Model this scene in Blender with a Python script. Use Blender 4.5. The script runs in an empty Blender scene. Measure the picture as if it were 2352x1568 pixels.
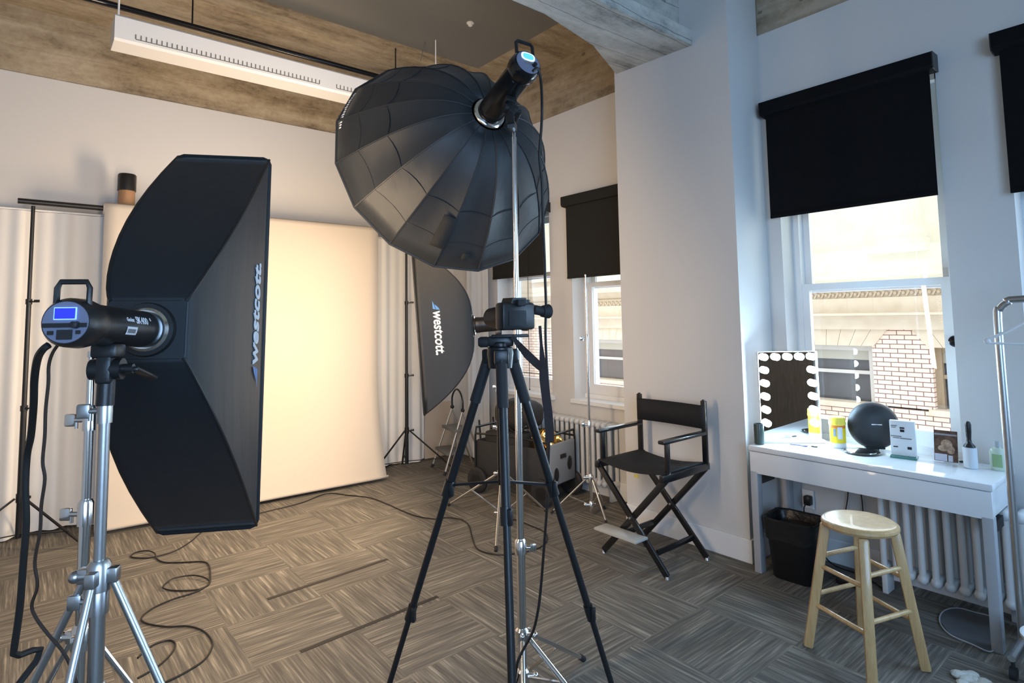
import bpy, bmesh, math, random
from mathutils import Vector, Matrix, noise
random.seed(7)
C = bpy.context.scene.collection
SC = bpy.context.scene
PI = math.pi
def V(*a): return Vector(a[0]) if len(a) == 1 else Vector(a)

# ------------------------------------------------------------------ camera
FPX, PITCH, ROLL, YAW, CYP = 1357.44, math.radians(4.36610), math.radians(-.92911), math.radians(39.59806), 624.52
HC = 1.57
EYE = V(0, 0, HC)
fw = V(math.sin(YAW)*math.cos(PITCH), math.cos(YAW)*math.cos(PITCH), math.sin(PITCH))
_r = V(math.cos(YAW), -math.sin(YAW), 0); _u = _r.cross(fw)
rt = math.cos(ROLL)*_r + math.sin(ROLL)*_u
up = -math.sin(ROLL)*_r + math.cos(ROLL)*_u
cd = bpy.data.cameras.new('camera'); cam = bpy.data.objects.new('camera', cd); C.objects.link(cam)
cd.sensor_width = 36; cd.lens = FPX*36/2352; cd.shift_y = -(784-CYP)/2352
cd.clip_start = .02; cd.clip_end = 200
cam.matrix_world = Matrix(((rt.x, up.x, -fw.x, EYE.x), (rt.y, up.y, -fw.y, EYE.y), (rt.z, up.z, -fw.z, EYE.z), (0, 0, 0, 1)))
SC.camera = cam
def ray(px, py): return fw + rt*((px-1176)/FPX) - up*((py-CYP)/FPX)
def fl(px, py, z=0.): d = ray(px, py); return EYE + d*((z-HC)/d.z)      # point on a horizontal plane
def onX(px, py, x): d = ray(px, py); return EYE + d*(x/d.x)             # point on a wall plane
def onY(px, py, y): d = ray(px, py); return EYE + d*(y/d.y)
def dep(px, py, d): return EYE + ray(px, py)*d                          # point at a distance from the viewer

# ------------------------------------------------------------------ world, lights, exposure
SC.view_settings.view_transform = 'Standard'; SC.view_settings.look = 'None'
SC.view_settings.gamma = 1; SC.view_settings.use_curve_mapping = False
SC.view_settings.exposure = 0.45
W = bpy.data.worlds.new('sky'); SC.world = W; W.use_nodes = True
bg = W.node_tree.nodes['Background']; bg.inputs[0].default_value = (.93, .96, 1, 1); bg.inputs[1].default_value = 1.75
def area(name, loc, target, sx, sy, power, col):
    l = bpy.data.lights.new(name, 'AREA'); l.shape = 'RECTANGLE'; l.size = sx; l.size_y = sy; l.energy = power; l.color = col
    o = bpy.data.objects.new(name, l); C.objects.link(o); o.location = loc
    o.rotation_euler = (V(target)-V(loc)).to_track_quat('-Z', 'Y').to_euler(); return o
# daylight by the side windows behind the photographer; the rear lamp is added fill
area('daylight_side_window', (3.95, -.75, 1.75), (0, .3, 1.2), 1.7, 1.7, 56, (.36, .64, 1))
area('added_rear_fill', (-.4, -2.2, 1.9), (2.4, 3, 1.5), 2.6, 1.7, 92, (.27, .57, 1))  # unseen lamp added for soft cool fill from behind
# daylight just outside the four panes that show
area('daylight_vanity_window', (4.6, 1.45, 1.9), (0, 1.3, 1.4), .95, 2.3, 22, (.72, .86, 1))
area('daylight_far_window', (4.6, 3.5, 1.7), (0, 2.2, 1.0), .85, 1.8, 14, (.6, .8, 1))
area('daylight_corner_window', (4.6, 4.65, 1.7), (0, 3.4, 1.0), .85, 1.8, 14, (.6, .8, 1))

# ------------------------------------------------------------------ materials
def lin(h):
    if isinstance(h, tuple): return h
    v = [int(h[i:i+2], 16)/255 for i in (0, 2, 4)]
    return tuple(x/12.92 if x <= .04045 else ((x+.055)/1.055)**2.4 for x in v)
MATS = {}
class NT:
    def __init__(s, name):
        s.m = bpy.data.materials.new(name); s.m.use_nodes = True; s.t = s.m.node_tree
        s.b = s.t.nodes['Principled BSDF']; s.out = s.t.nodes['Material Output']
    def n(s, t, **k):
        x = s.t.nodes.new(t)
        for a, v in k.items(): setattr(x, a, v)
        return x
    def l(s, a, b): s.t.links.new(a, b)
    def math(s, op, a, b=None):
        x = s.n('ShaderNodeMath', operation=op)
        for i, v in enumerate((a, b)):
            if v is None: continue
            if hasattr(v, 'is_linked'): s.l(v, x.inputs[i])
            else: x.inputs[i].default_value = v
        return x.outputs[0]
    def ramp(s, fac, stops):
        r = s.n('ShaderNodeValToRGB'); e = r.color_ramp.elements
        while len(e) < len(stops): e.new(.5)
        for x, (p, c) in zip(e, stops): x.position = p; x.color = (*lin(c), 1)
        s.l(fac, r.inputs[0]); return r.outputs[0]
    def coord(s, scale=(1, 1, 1), world=False):
        if world: o = s.n('ShaderNodeNewGeometry').outputs['Position']
        else: o = s.n('ShaderNodeTexCoord').outputs['Object']
        m = s.n('ShaderNodeMapping'); m.inputs['Scale'].default_value = scale; s.l(o, m.inputs[0]); return m.outputs[0]
    def noise(s, vec, scale=5, detail=3, rough=.5):
        x = s.n('ShaderNodeTexNoise'); x.inputs['Scale'].default_value = scale; x.inputs['Detail'].default_value = detail
        x.inputs['Roughness'].default_value = rough; s.l(vec, x.inputs['Vector']); return x.outputs['Fac']
    def bump(s, h, strength=.2, dist=.01):
        b = s.n('ShaderNodeBump'); b.inputs['Strength'].default_value = strength; b.inputs['Distance'].default_value = dist
        s.l(h, b.inputs['Height']); s.l(b.outputs[0], s.b.inputs['Normal'])
def mat(name, col, rough=.5, metal=0., emit=None, es=0., spec=.5, trans=0., alpha=1., bumps=None, var=None, coat=0., sheen=0., ior=1.45):
    if name in MATS: return MATS[name]
    k = NT(name); b = k.b
    b.inputs['Base Color'].default_value = (*lin(col), 1); b.inputs['Roughness'].default_value = rough; b.inputs['Metallic'].default_value = metal
    b.inputs['Specular IOR Level'].default_value = spec; b.inputs['Transmission Weight'].default_value = trans; b.inputs['Alpha'].default_value = alpha
    b.inputs['Coat Weight'].default_value = coat; b.inputs['Sheen Weight'].default_value = sheen; b.inputs['IOR'].default_value = ior
    if emit: b.inputs['Emission Color'].default_value = (*lin(emit), 1); b.inputs['Emission Strength'].default_value = es
    if bumps: k.bump(k.noise(k.coord(bumps[2] if len(bumps) > 2 else (1, 1, 1)), bumps[0], 4), bumps[1])
    if var:
        k.l(k.ramp(k.noise(k.coord(var[3] if len(var) > 3 else (1, 1, 1)), var[0], 4), [(.3, var[1]), (.7, var[2])]), b.inputs['Base Color'])
    MATS[name] = k.m; return k.m
paint = mat('wall_paint', (.62, .61, .60), .75, bumps=(160, .06))
trimw = mat('white_trim', (.78, .79, .80), .4, bumps=(40, .02))
chrome = mat('chrome', (.78, .78, .78), .16, 1., bumps=(30, .01))
steel = mat('satin_steel', (.52, .53, .54), .33, 1., bumps=(60, .02))
blackm = mat('black_metal', (.012, .012, .013), .38, bumps=(80, .03))
blackp = mat('black_plastic', (.014, .014, .015), .35, bumps=(200, .05))
gloss = mat('gloss_black', (.008, .008, .009), .16, bumps=(60, .01))
rubber = mat('rubber', (.018, .018, .02), .7, bumps=(90, .05))
whitep = mat('white_plastic', (.78, .78, .77), .35, bumps=(40, .01))
lacquer = mat('white_lacquer', (.80, .81, .82), .09, bumps=(3, .005))
greym = mat('grey_metal', (.20, .205, .21), .45, .3, bumps=(60, .02))
radm = mat('radiator_enamel', (.62, .62, .61), .4, bumps=(20, .03))
canvas = mat('black_canvas', (.012, .012, .013), .85, bumps=(400, .2))
lettering = mat('white_lettering', (.75, .78, .82), .6, bumps=(50, .01))
bluemark = mat('blue_mark', (.10, .27, .62), .6, bumps=(50, .01))
warmglow = mat('warm_diffuser', (.8, .8, .8), .6, emit=(1, .735, .475), es=36)
def fabric(name, col, b=.25):
    k = NT(name); k.b.inputs['Base Color'].default_value = (*lin(col), 1); k.b.inputs['Roughness'].default_value = .5
    k.b.inputs['Specular IOR Level'].default_value = .4; k.b.inputs['Sheen Weight'].default_value = .05; k.b.inputs['Sheen Roughness'].default_value = .4
    a = k.noise(k.coord((1, 1, .22)), 9, 3); f = k.noise(k.coord(), 500, 1)
    k.bump(k.math('ADD', a, k.math('MULTIPLY', f, .06)), b, .05); return k.m
nylon = fabric('black_nylon', (.013, .015, .018), .07)
nylon2 = fabric('black_nylon_brolly', (.017, .020, .024), .12)

def concrete(name, a, b, c, axis, lk=.16, fq=4.6):
    k = NT(name); sc = (.35, 5, 5) if axis == 'x' else (5, .35, 5)
    n1 = k.noise(k.coord(sc, True), 1.6, 6, .6); n2 = k.noise(k.coord((1, 1, 1), True), 1.3, 4); n3 = k.noise(k.coord((1, 1, 1), True), 22, 5, .7)
    n4 = k.noise(k.coord((.8, 2.2, 2.2) if axis == 'x' else (2.2, .8, 2.2), True), 2.6, 8, .68)
    f = k.math('ADD', k.math('MULTIPLY', n1, .28), k.math('ADD', k.math('MULTIPLY', n4, .42), k.math('ADD', k.math('MULTIPLY', n2, .15), k.math('MULTIPLY', n3, .15))))
    base = k.ramp(f, [(.40, a), (.48, b), (.58, c)])
    # board marks of the formwork, and a few dark blow holes
    pos = k.n('ShaderNodeNewGeometry').outputs['Position']; sx = k.n('ShaderNodeSeparateXYZ'); k.l(pos, sx.inputs[0])
    q = k.math('ADD', sx.outputs['Y' if axis == 'x' else 'X'], sx.outputs['Z'])
    fr = k.math('FRACT', k.math('MULTIPLY', k.math('ADD', q, k.math('MULTIPLY', n2, .09)), fq))
    ln = k.math('LESS_THAN', fr, .03)
    vo = k.n('ShaderNodeTexVoronoi'); vo.inputs['Scale'].default_value = 2.3; k.l(k.coord((1, 1, 1.5), True), vo.inputs['Vector'])
    hole = k.math('LESS_THAN', vo.outputs['Distance'], .06)
    dk = k.math('MAXIMUM', k.math('MULTIPLY', ln, lk), k.math('MULTIPLY', hole, .6))
    mx = k.n('ShaderNodeMix', data_type='RGBA'); k.l(dk, mx.inputs['Factor']); k.l(base, mx.inputs['A']); mx.inputs['B'].default_value = (.07, .055, .04, 1)
    k.l(mx.outputs['Result'], k.b.inputs['Base Color']); k.b.inputs['Roughness'].default_value = .85
    k.bump(k.math('SUBTRACT', k.math('ADD', n1, k.math('MULTIPLY', n3, .5)), dk), .5, .02); return k.m
conc_x = concrete('board_marked_concrete', (.15, .115, .075), (.33, .265, .18), (.47, .40, .29), 'x')
conc_y = concrete('board_marked_concrete_side', (.15, .115, .075), (.31, .25, .17), (.43, .36, .27), 'y')
conc_b = concrete('pale_board_concrete', (.20, .20, .185), (.44, .44, .41), (.60, .60, .56), 'x', .62, 5.3)
greyceil = mat('grey_ceiling_board', (.175, .175, .165), .8, bumps=(120, .06))

def carpet():
    k = NT('carpet_tile'); pos = k.n('ShaderNodeNewGeometry').outputs['Position']; s = k.n('ShaderNodeSeparateXYZ'); k.l(pos, s.inputs[0])
    X, Y = k.math('ADD', s.outputs['X'], 10.13), k.math('ADD', s.outputs['Y'], 10.08); T = .5
    ix, iy = k.math('FLOOR', k.math('DIVIDE', X, T)), k.math('FLOOR', k.math('DIVIDE', Y, T))
    par = k.math('MODULO', k.math('ADD', ix, iy), 2.)
    rnd = k.math('ADD', k.math('MULTIPLY', ix, 7.31), k.math('MULTIPLY', iy, 3.77))
    def pick(a, b):
        m = k.n('ShaderNodeMix'); k.l(par, m.inputs['Factor']); k.l(a, m.inputs['A']); k.l(b, m.inputs['B']); return m.outputs['Result']
    u, v = pick(X, Y), pick(Y, X)
    def streak(su, sv, sc, d):
        c = k.n('ShaderNodeCombineXYZ'); k.l(k.math('MULTIPLY', u, su), c.inputs[0]); k.l(k.math('MULTIPLY', v, sv), c.inputs[1]); k.l(rnd, c.inputs[2])
        return k.noise(c.outputs[0], sc, d, .6)
    n1, n2 = streak(3.2, 75, 1, 2), streak(1.2, 14, 1, 2)
    fine = k.noise(k.coord((1, 1, 1), True), 260, 2)
    f = k.math('ADD', k.math('MULTIPLY', n1, .72), k.math('ADD', k.math('MULTIPLY', n2, .2), k.math('MULTIPLY', fine, .12)))
    col = k.ramp(f, [(.40, (.115, .106, .093)), (.52, (.165, .150, .130)), (.60, (.225, .205, .172)), (.70, (.36, .33, .275))])
    k.l(col, k.b.inputs['Base Color']); k.b.inputs['Roughness'].default_value = .95; k.b.inputs['Specular IOR Level'].default_value = .15
    k.bump(k.math('ADD', f, fine), .35, .01); return k.m
carpetm = carpet()
def wood(name, a, b, rough=.3, sc=(6, 6, .8)):
    k = NT(name); n = k.noise(k.coord(sc), 6, 5, .55); w = k.noise(k.coord((sc[0]*6, sc[1]*6, sc[2])), 5, 2)
    k.l(k.ramp(k.math('ADD', k.math('MULTIPLY', n, .7), k.math('MULTIPLY', w, .3)), [(.35, a), (.65, b)]), k.b.inputs['Base Color'])
    k.b.inputs['Roughness'].default_value = rough; k.b.inputs['Coat Weight'].default_value = .3; k.bump(w, .08); return k.m
pine = wood('varnished_pine', (.50, .31, .135), (.66, .44, .21))
paperm = mat('seamless_paper', (.60, .535, .46), .8, bumps=(2, .02))
kraft = wood('kraft_roll', (.27, .145, .07), (.36, .21, .11), .7)
muslin = mat('white_muslin', (.74, .73, .71), .9, bumps=(300, .1))
sheerm = mat('white_sheer', (.80, .83, .87), .9, bumps=(200, .05))
def glass(name, haze=0., tint=(1, 1, 1), refl=.12):
    k = NT(name); k.t.nodes.remove(k.b)
    tr = k.n('ShaderNodeBsdfTransparent'); tr.inputs[0].default_value = (*tint, 1); gl = k.n('ShaderNodeBsdfGlossy'); gl.inputs['Roughness'].default_value = .01
    m = k.n('ShaderNodeMixShader'); lw = k.n('ShaderNodeLayerWeight'); lw.inputs[0].default_value = .25
    k.l(k.math('ADD', k.math('MULTIPLY', lw.outputs['Fresnel'], .6), refl*.3), m.inputs[0]); k.l(tr.outputs[0], m.inputs[1]); k.l(gl.outputs[0], m.inputs[2])
    o = m.outputs[0]
    if haze:
        d = k.n('ShaderNodeBsdfTranslucent'); d.inputs[0].default_value = (.93, .93, .84, 1); m2 = k.n('ShaderNodeMixShader')
        n = k.noise(k.coord(), 3, 2); k.l(k.math('ADD', k.math('MULTIPLY', n, .08), haze-.04), m2.inputs[0]); k.l(o, m2.inputs[1]); k.l(d.outputs[0], m2.inputs[2]); o = m2.outputs[0]
    k.l(o, k.out.inputs[0]); return k.m
pane_m = glass('clear_pane'); haze_m = glass('hazy_pane', .12, (.86, .86, .80))
acryl = glass('clear_acrylic', 0, (.93, .97, .96), .3)
mirror_m = mat('mirror_glass', (.86, .87, .87), .01, 1., bumps=(1, .0))

# ------------------------------------------------------------------ mesh builder
def basis(ax):
    ax = V(ax).normalized(); u = ax.orthogonal().normalized() if abs(ax.z) > .95 else ax.cross(V(0, 0, 1)).normalized(); return u, u.cross(ax).normalized(), ax
class MB:
    def __init__(s): s.bm = bmesh.new(); s.mi = 0
    def faces(s, vs, fs):
        bv = [s.bm.verts.new(v) for v in vs]
        for f in fs:
            try: x = s.bm.faces.new([bv[i] for i in f]); x.material_index = s.mi
            except ValueError: pass
        return s
    def box(s, c, size, rz=0, rot=None, bev=0):
        R = rot if rot else Matrix.Rotation(rz, 3, 'Z'); h = V(size)*.5
        t = bmesh.new(); bmesh.ops.create_cube(t, size=1)
        for v in t.verts: v.co = V(v.co.x*size[0], v.co.y*size[1], v.co.z*size[2])
        if bev: bmesh.ops.bevel(t, geom=t.edges[:], offset=bev, segments=2, affect='EDGES', profile=.5)
        t.verts.index_update(); c = V(c)
        return s.faces([R @ v.co + c for v in t.verts], [[v.index for v in f.verts] for f in t.faces])
    def b2(s, lo, hi, bev=0): lo, hi = V(lo), V(hi); return s.box((lo+hi)/2, hi-lo, bev=bev)
    def beam(s, p0, p1, a, b, side=None, bev=0):        # rectangular bar from p0 to p1
        p0, p1 = V(p0), V(p1); ax = (p1-p0).normalized(); u = V(side) if side else basis(ax)[0]; u = (u-ax*u.dot(ax)).normalized(); w = ax.cross(u)
        return s.box((p0+p1)/2, (a, b, (p1-p0).length), rot=Matrix((u, w, ax)).transposed(), bev=bev)
    def cyl(s, p0, p1, r0, r1=None, n=16, cap=True):
        r1 = r0 if r1 is None else r1; return s.rings([(V(p0), r0), (V(p1), r1)], V(p1)-V(p0), n, cap)
    def rings(s, rr, ax, n=16, cap=True):
        u, w, _ = basis(ax); vs = []; fs = []
        for (p, r) in rr:
            for i in range(n): a = 2*PI*i/n; vs.append(p+u*(r*math.cos(a))+w*(r*math.sin(a)))
        m = len(rr)
        for j in range(m-1):
            for i in range(n): fs.append((j*n+i, j*n+(i+1) % n, (j+1)*n+(i+1) % n, (j+1)*n+i))
        if cap: fs += [tuple(range(n-1, -1, -1)), tuple((m-1)*n+i for i in range(n))]
        return s.faces(vs, fs)
    def lathe(s, o, ax, prof, n=24, cap=True):          # prof: (distance along axis, radius)
        ax = V(ax).normalized(); return s.rings([(V(o)+ax*d, max(r, 1e-4)) for d, r in prof], ax, n, cap)
    def tube(s, pts, r, n=8, smooth=True, step=5, closed=False):
        pts = [V(p) for p in pts]
        if smooth and len(pts) > 2:
            q = []; m = len(pts)
            for i in range(m if closed else m-1):
                g = (lambda k: pts[k % m]) if closed else (lambda k: pts[max(0, min(m-1, k))])
                a, b, c, d = g(i-1), g(i), g(i+1), g(i+2)
                for t in range(step):
                    t /= step; q.append(.5*(2*b+(c-a)*t+(2*a-5*b+4*c-d)*t*t+(3*b-a-3*c+d)*t**3))
            if not closed: q.append(pts[-1])
            pts = q
        vs = []; fs = []; m = len(pts); u = None
        for i, p in enumerate(pts):
            if closed: d = pts[(i+1) % m]-pts[i-1]
            else: d = pts[min(i+1, m-1)]-pts[max(i-1, 0)]
            d = d.normalized() if d.length > 1e-9 else V(0, 0, 1)
            u = basis(d)[0] if u is None else (u-d*u.dot(d)).normalized()
            w = d.cross(u); rr = r(i/(m-1)) if callable(r) else r
            for k in range(n): a = 2*PI*k/n; vs.append(p+u*(rr*math.cos(a))+w*(rr*math.sin(a)))
        for i in range(m if closed else m-1):
            for k in range(n):
                j = (i+1) % m; fs.append((i*n+k, i*n+(k+1) % n, j*n+(k+1) % n, j*n+k))
        if not closed: fs += [tuple(range(n-1, -1, -1)), tuple((m-1)*n+k for k in range(n))]
        return s.faces(vs, fs)
    def ball(s, c, r, sc=(1, 1, 1), n=16):
        t = bmesh.new(); bmesh.ops.create_uvsphere(t, u_segments=n, v_segments=max(6, n//2), radius=r); t.verts.index_update(); c = V(c)
        return s.faces([c+V(v.co.x*sc[0], v.co.y*sc[1], v.co.z*sc[2]) for v in t.verts], [[v.index for v in f.verts] for f in t.faces])
    def prism(s, poly, ex):
        poly = [V(p) for p in poly]; ex = V(ex); n = len(poly)
        return s.faces(poly+[p+ex for p in poly], [tuple(range(n-1, -1, -1)), tuple(range(n, 2*n))]+[(i, (i+1) % n, n+(i+1) % n, n+i) for i in range(n)])
    def build(s, name, m, parent=None, loc=None, smooth=True, angle=38):
        me = bpy.data.meshes.new(name)
        o = bpy.data.objects.new(name, me); C.objects.link(o)
        if parent is not None: org = V(parent['_o']); o.parent = parent
        else: org = V(loc) if loc is not None else V(0, 0, 0); o.location = org
        o['_o'] = tuple(org)
        bmesh.ops.recalc_face_normals(s.bm, faces=s.bm.faces[:])
        for v in s.bm.verts: v.co -= org
        s.bm.to_mesh(me); s.bm.free()
        for x in (m if isinstance(m, (list, tuple)) else [m]): me.materials.append(x)
        if smooth:
            for p in me.polygons: p.use_smooth = True
            me.set_sharp_from_angle(angle=math.radians(angle))
        return o
def tag(o, label, cat, group=None):
    o['label'] = label; o['category'] = cat
    if group: o['group'] = group
    return o
def thing(name, loc, label, cat, group=None):
    o = bpy.data.objects.new(name, None); C.objects.link(o); o.location = V(loc); o['_o'] = tuple(loc); o.empty_display_size = .05
    return tag(o, label, cat, group)
def struct(o): o['kind'] = 'structure'; return o
def text_mesh(body, size, shear=0, offset=0, ext=.0006):
    cu = bpy.data.curves.new('t', 'FONT'); cu.body = body; cu.size = size; cu.shear = shear; cu.offset = offset; cu.extrude = ext; cu.resolution_u = 4
    o = bpy.data.objects.new('t', cu); C.objects.link(o); bpy.context.view_layer.update()
    me = bpy.data.meshes.new_from_object(o.evaluated_get(bpy.context.evaluated_depsgraph_get()))
    vs = [v.co.copy() for v in me.vertices]; fs = [tuple(p.vertices) for p in me.polygons]
    bpy.data.objects.remove(o); bpy.data.curves.remove(cu); bpy.data.meshes.remove(me); return vs, fs

# ------------------------------------------------------------------ the room
YB, XR, XL, YR, ZC, ZP = 5.95, 4.0, -2.4, -2.3, 4.1, 3.555
struct(MB().b2((XL, YR, -.12), (XR+.3, YB+.2, 0)).build('floor', carpetm, smooth=False))
struct(MB().b2((XL, YB, 0), (XR+.3, YB+.2, ZP)).build('wall_back', paint, smooth=False))
struct(MB().b2((XL-.15, YR, 0), (XL, YB+.2, ZC)).build('wall_left', paint, smooth=False))
rw = MB()                                                              # rear wall with one wide unseen opening, added for the fill light
rw.b2((XL-.15, YR-.15, 0), (-1.7, YR, ZC)); rw.b2((.95, YR-.15, 0), (XR+.3, YR, ZC)); rw.b2((-1.7, YR-.15, 0), (.95, YR, .9)); rw.b2((-1.7, YR-.15, 2.8), (.95, YR, ZC))
struct(rw.build('wall_rear', paint, smooth=False))
dr = struct(MB().b2((1.55, YR, 0), (2.75, YR+.05, 2.15), bev=.006).build('door_1', wood('brown_door', (.10, .06, .035), (.16, .10, .06), .4), smooth=False))
MB().lathe((1.66, YR+.05, 1.02), (0, 1, 0), [(0, .012), (.04, .012), (.045, .026), (.07, .026), (.075, 0)], 18).build('door_handle', steel, dr)
# openings: (y0, y1, sill, head)
OPEN = [(4.245, 5.09, .80, 2.66), (3.10, 3.945, .80, 2.66), (.985, 1.925, .725, 3.0), (-.29, .68, .725, 3.0), (-1.75, -.75, .79, 3.0)]
T = .34
wm = MB(); y = YB+.2
for (a, b, s, h) in OPEN:
    wm.b2((XR, b, 0), (XR+T, y, ZP)); wm.b2((XR, a, 0), (XR+T, b, s)); wm.b2((XR, a, h), (XR+T, b, ZP)); y = a
wm.b2((XR, YR-.15, 0), (XR+T, y, ZP))
struct(wm.build('wall_right', paint, smooth=False))
struct(MB().b2((3.60, 2.03, 0), (XR, 3.02, ZC)).build('wall_pilaster', paint, smooth=False))
# concrete above the paint line
struct(MB().b2((XL, YB+.012, ZP), (XR+.3, YB+.2, ZC)).build('trim_1', conc_x, smooth=False))
struct(MB().b2((XR+.012, YR, ZP), (XR+.3, YB+.012, ZC)).build('trim_2', conc_y, smooth=False))
struct(MB().b2((XL, YR-.15, ZC), (XR+.3, YB+.2, ZC+.25)).build('ceiling', conc_x, smooth=False))
struct(MB().b2((XL, 3.05, ZC-.012), (3.47, 4.68, ZC)).build('trim_3', greyceil, smooth=False))
bm_ = MB()                                                             # deep beam that lands on the pilaster, flaring on its far side
bm_.prism([(XL, 2.30, 3.455), (3.60, 2.30, 3.475), (3.60, 3.00, 3.50), (3.04, 2.735, 3.475), (2.46, 2.61, 3.465), (XL, 2.61, 3.455)], (0, 0, .11))
bm_.prism([(XL, 2.40, 3.56), (3.60, 2.40, 3.58), (3.60, 2.80, 3.58), (2.46, 2.58, 3.56), (XL, 2.58, 3.56)], (0, 0, .55))
struct(bm_.build('trim_4', conc_b, smooth=False))
bb = MB()
struct(MB().b2((3.582, 2.015, 0), (3.60, 3.02, .145), bev=.004).b2((3.582, 2.012, 0), (XR, 2.03, .145), bev=.004).build('baseboard_pilaster', trimw, smooth=False))
struct(MB().b2((XR-.018, YR, 0), (XR, 2.012, .145), bev=.004).b2((XR-.018, 3.02, 0), (XR, YB, .145), bev=.004).build('baseboard_right', trimw, smooth=False))
struct(MB().b2((XL, YB-.018, 0), (XR-.02, YB, .145), bev=.004).build('baseboard_back', trimw, smooth=False))

def window(k, a, b, s, h, mid, lite=True, rail=True):
    fr = MB(); x0, x1 = XR+.16, XR+.30
    fr.b2((x0, a, s), (x1, a+.045, h)); fr.b2((x0, b-.045, s), (x1, b, h)); fr.b2((x0, a, h-.05), (x1, b, h)); fr.b2((x0-.02, a, s), (x1, b, s+.04))
    o = struct(fr.build('window_%d' % k, trimw, loc=(XR+.2, (a+b)/2, s), smooth=False))
    MB().b2((XR-.035, a-.03, s-.035), (x0+.02, b+.03, s+.003), bev=.005).build('sill', trimw, o, smooth=False)
    def sash(name, z0, z1, x, m, bt, tp):
        q = MB(); q.b2((x-.02, a+.045, z0), (x+.02, a+.09, z1)); q.b2((x-.02, b-.09, z0), (x+.02, b-.045, z1))
        q.b2((x-.021, a+.045, z0), (x+.021, b-.045, z0+bt)); q.b2((x-.021, a+.045, z1-tp), (x+.021, b-.045, z1))
        p = q.build(name, trimw, o, smooth=False)
        MB().b2((x-.003, a+.09, z0+bt), (x+.003, b-.09, z1-tp)).build('pane', m, p, smooth=False)
    sash('lower_sash', s+.04, mid+.03, x0+.03, pane_m, .09, .045)
    sash('upper_sash', mid-.03, h-.05, x0+.085, haze_m, .05, .06)
    return o
wmid = [2.0, 1.86, 1.735, 1.735, 1.735]
for k, (a, b, s, h) in enumerate(OPEN[:4]):
    o = window(k+1, a, b, s, h, wmid[k])
    if k == 2: MB().lathe((XR+.15, a+.035, 1.39), (-1, 0, 0), [(0, .001), (.0, .034), (.012, .03), (.02, .012), (.021, 0)], 20).build('latch', gloss, o)

# ------------------------------------------------------------------ the building across the alley
limestone = mat('cream_limestone', (.68, .60, .46), .8, bumps=(14, .1), var=(5, (.63, .55, .42), (.70, .63, .50)))
limestone2 = mat('tooled_limestone', (.52, .44, .32), .85, bumps=(30, .2))
def brickmat():
    k = NT('pink_brick'); tc = k.n('ShaderNodeTexCoord').outputs['Object']; s = k.n('ShaderNodeSeparateXYZ'); k.l(tc, s.inputs[0])
    c = k.n('ShaderNodeCombineXYZ'); k.l(s.outputs['Y'], c.inputs[0]); k.l(s.outputs['Z'], c.inputs[1])
    b = k.n('ShaderNodeTexBrick'); k.l(c.outputs[0], b.inputs['Vector']); b.inputs['Scale'].default_value = 1; b.inputs['Brick Width'].default_value = .215
    b.inputs['Row Height'].default_value = .074; b.inputs['Mortar Size'].default_value = .007; b.inputs['Mortar Smooth'].default_value = .1
    b.inputs['Color1'].default_value = (.86, .68, .56, 1); b.inputs['Color2'].default_value = (.90, .75, .63, 1); b.inputs['Mortar'].default_value = (.20, .12, .10, 1)
    k.l(b.outputs['Color'], k.b.inputs['Base Color']); k.b.inputs['Roughness'].default_value = .85; k.bump(b.outputs['Fac'], -.3); return k.m
brickm = brickmat(); woodfr = mat('weathered_window_wood', (.34, .27, .18), .7, bumps=(40, .2))
darkpane = mat('dark_window_glass', (.06, .066, .075), .06, bumps=(1, .01)); shadem = mat('window_shade', (.42, .42, .36), .7, bumps=(60, .02)); greyfr = mat('pale_window_frame', (.55, .55, .52), .5, bumps=(40, .03))
XF = 11.0
bld = thing('building', (XF, 8, -6), 'cream stone and pink brick building front seen across the alley through the windows', 'building')
piers = [(-2.2, -1.1), (.5, 1.3), (3.02, 3.86), (5.5, 6.4), (8.0, 8.9), (10.5, 13.4), (15.2, 17)]
m = MB(); m.b2((XF, -2.2, -6), (XF+.4, 17, .02))
for a, b in piers: m.b2((XF, a, .0), (XF+.4, b, 1.27))
m.build('brick_wall', brickm, bld, smooth=False)
m = MB(); m.b2((XF-.02, -2.2, 1.56), (XF+.4, 17, 1.80)); m.b2((XF+.02, -2.2, 1.80), (XF+.4, 17, 2.0))
for i in range(48): m.b2((XF-.022, -2.2+i*.4, 1.56), (XF-.0205, -2.192+i*.4, 1.80))
m.build('stone_band', limestone, bld, smooth=False)
m = MB()
prof = [(0, 1.27), (-.10, 1.27), (-.11, 1.33), (-.13, 1.36), (-.16, 1.42), (-.22, 1.48), (-.22, 1.505), (-.27, 1.505), (-.27, 1.54), (-.03, 1.56), (.1, 1.56), (.1, 1.27)]
m.prism([(XF+x, -2.2, z) for x, z in prof], (0, 19.2, 0)); m.build('cornice', limestone, bld)
m = MB()
for i in range(160):
    yy = -2.2+i*.12; m.ball((XF-.005, yy+.03, 1.865), .036, (.5, .8, 1), 8); m.box((XF, yy+.085, 1.86), (.03, .03, .10), rot=Matrix.Rotation(.5, 3, 'X'))
m.b2((XF-.03, -2.2, 1.93), (XF+.1, 17, 1.96)); m.build('ornament_frieze', limestone2, bld)
m = MB(); prof = [(.1, 1.99), (-.10, 1.99), (-.20, 2.06), (-.30, 2.12), (-.30, 2.20), (-.22, 2.22), (-.22, 2.36), (-.16, 2.40), (-.10, 2.55), (-.10, 2.62), (.1, 2.62)]
m.prism([(XF+x, -2.2, z) for x, z in prof], (0, 19.2, 0)); m.build('belt_course', limestone, bld)
MB().b2((XF+.15, -2.2, 2.6), (XF+.5, 17, 9)).build('upper_wall', limestone, bld, smooth=False)
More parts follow.
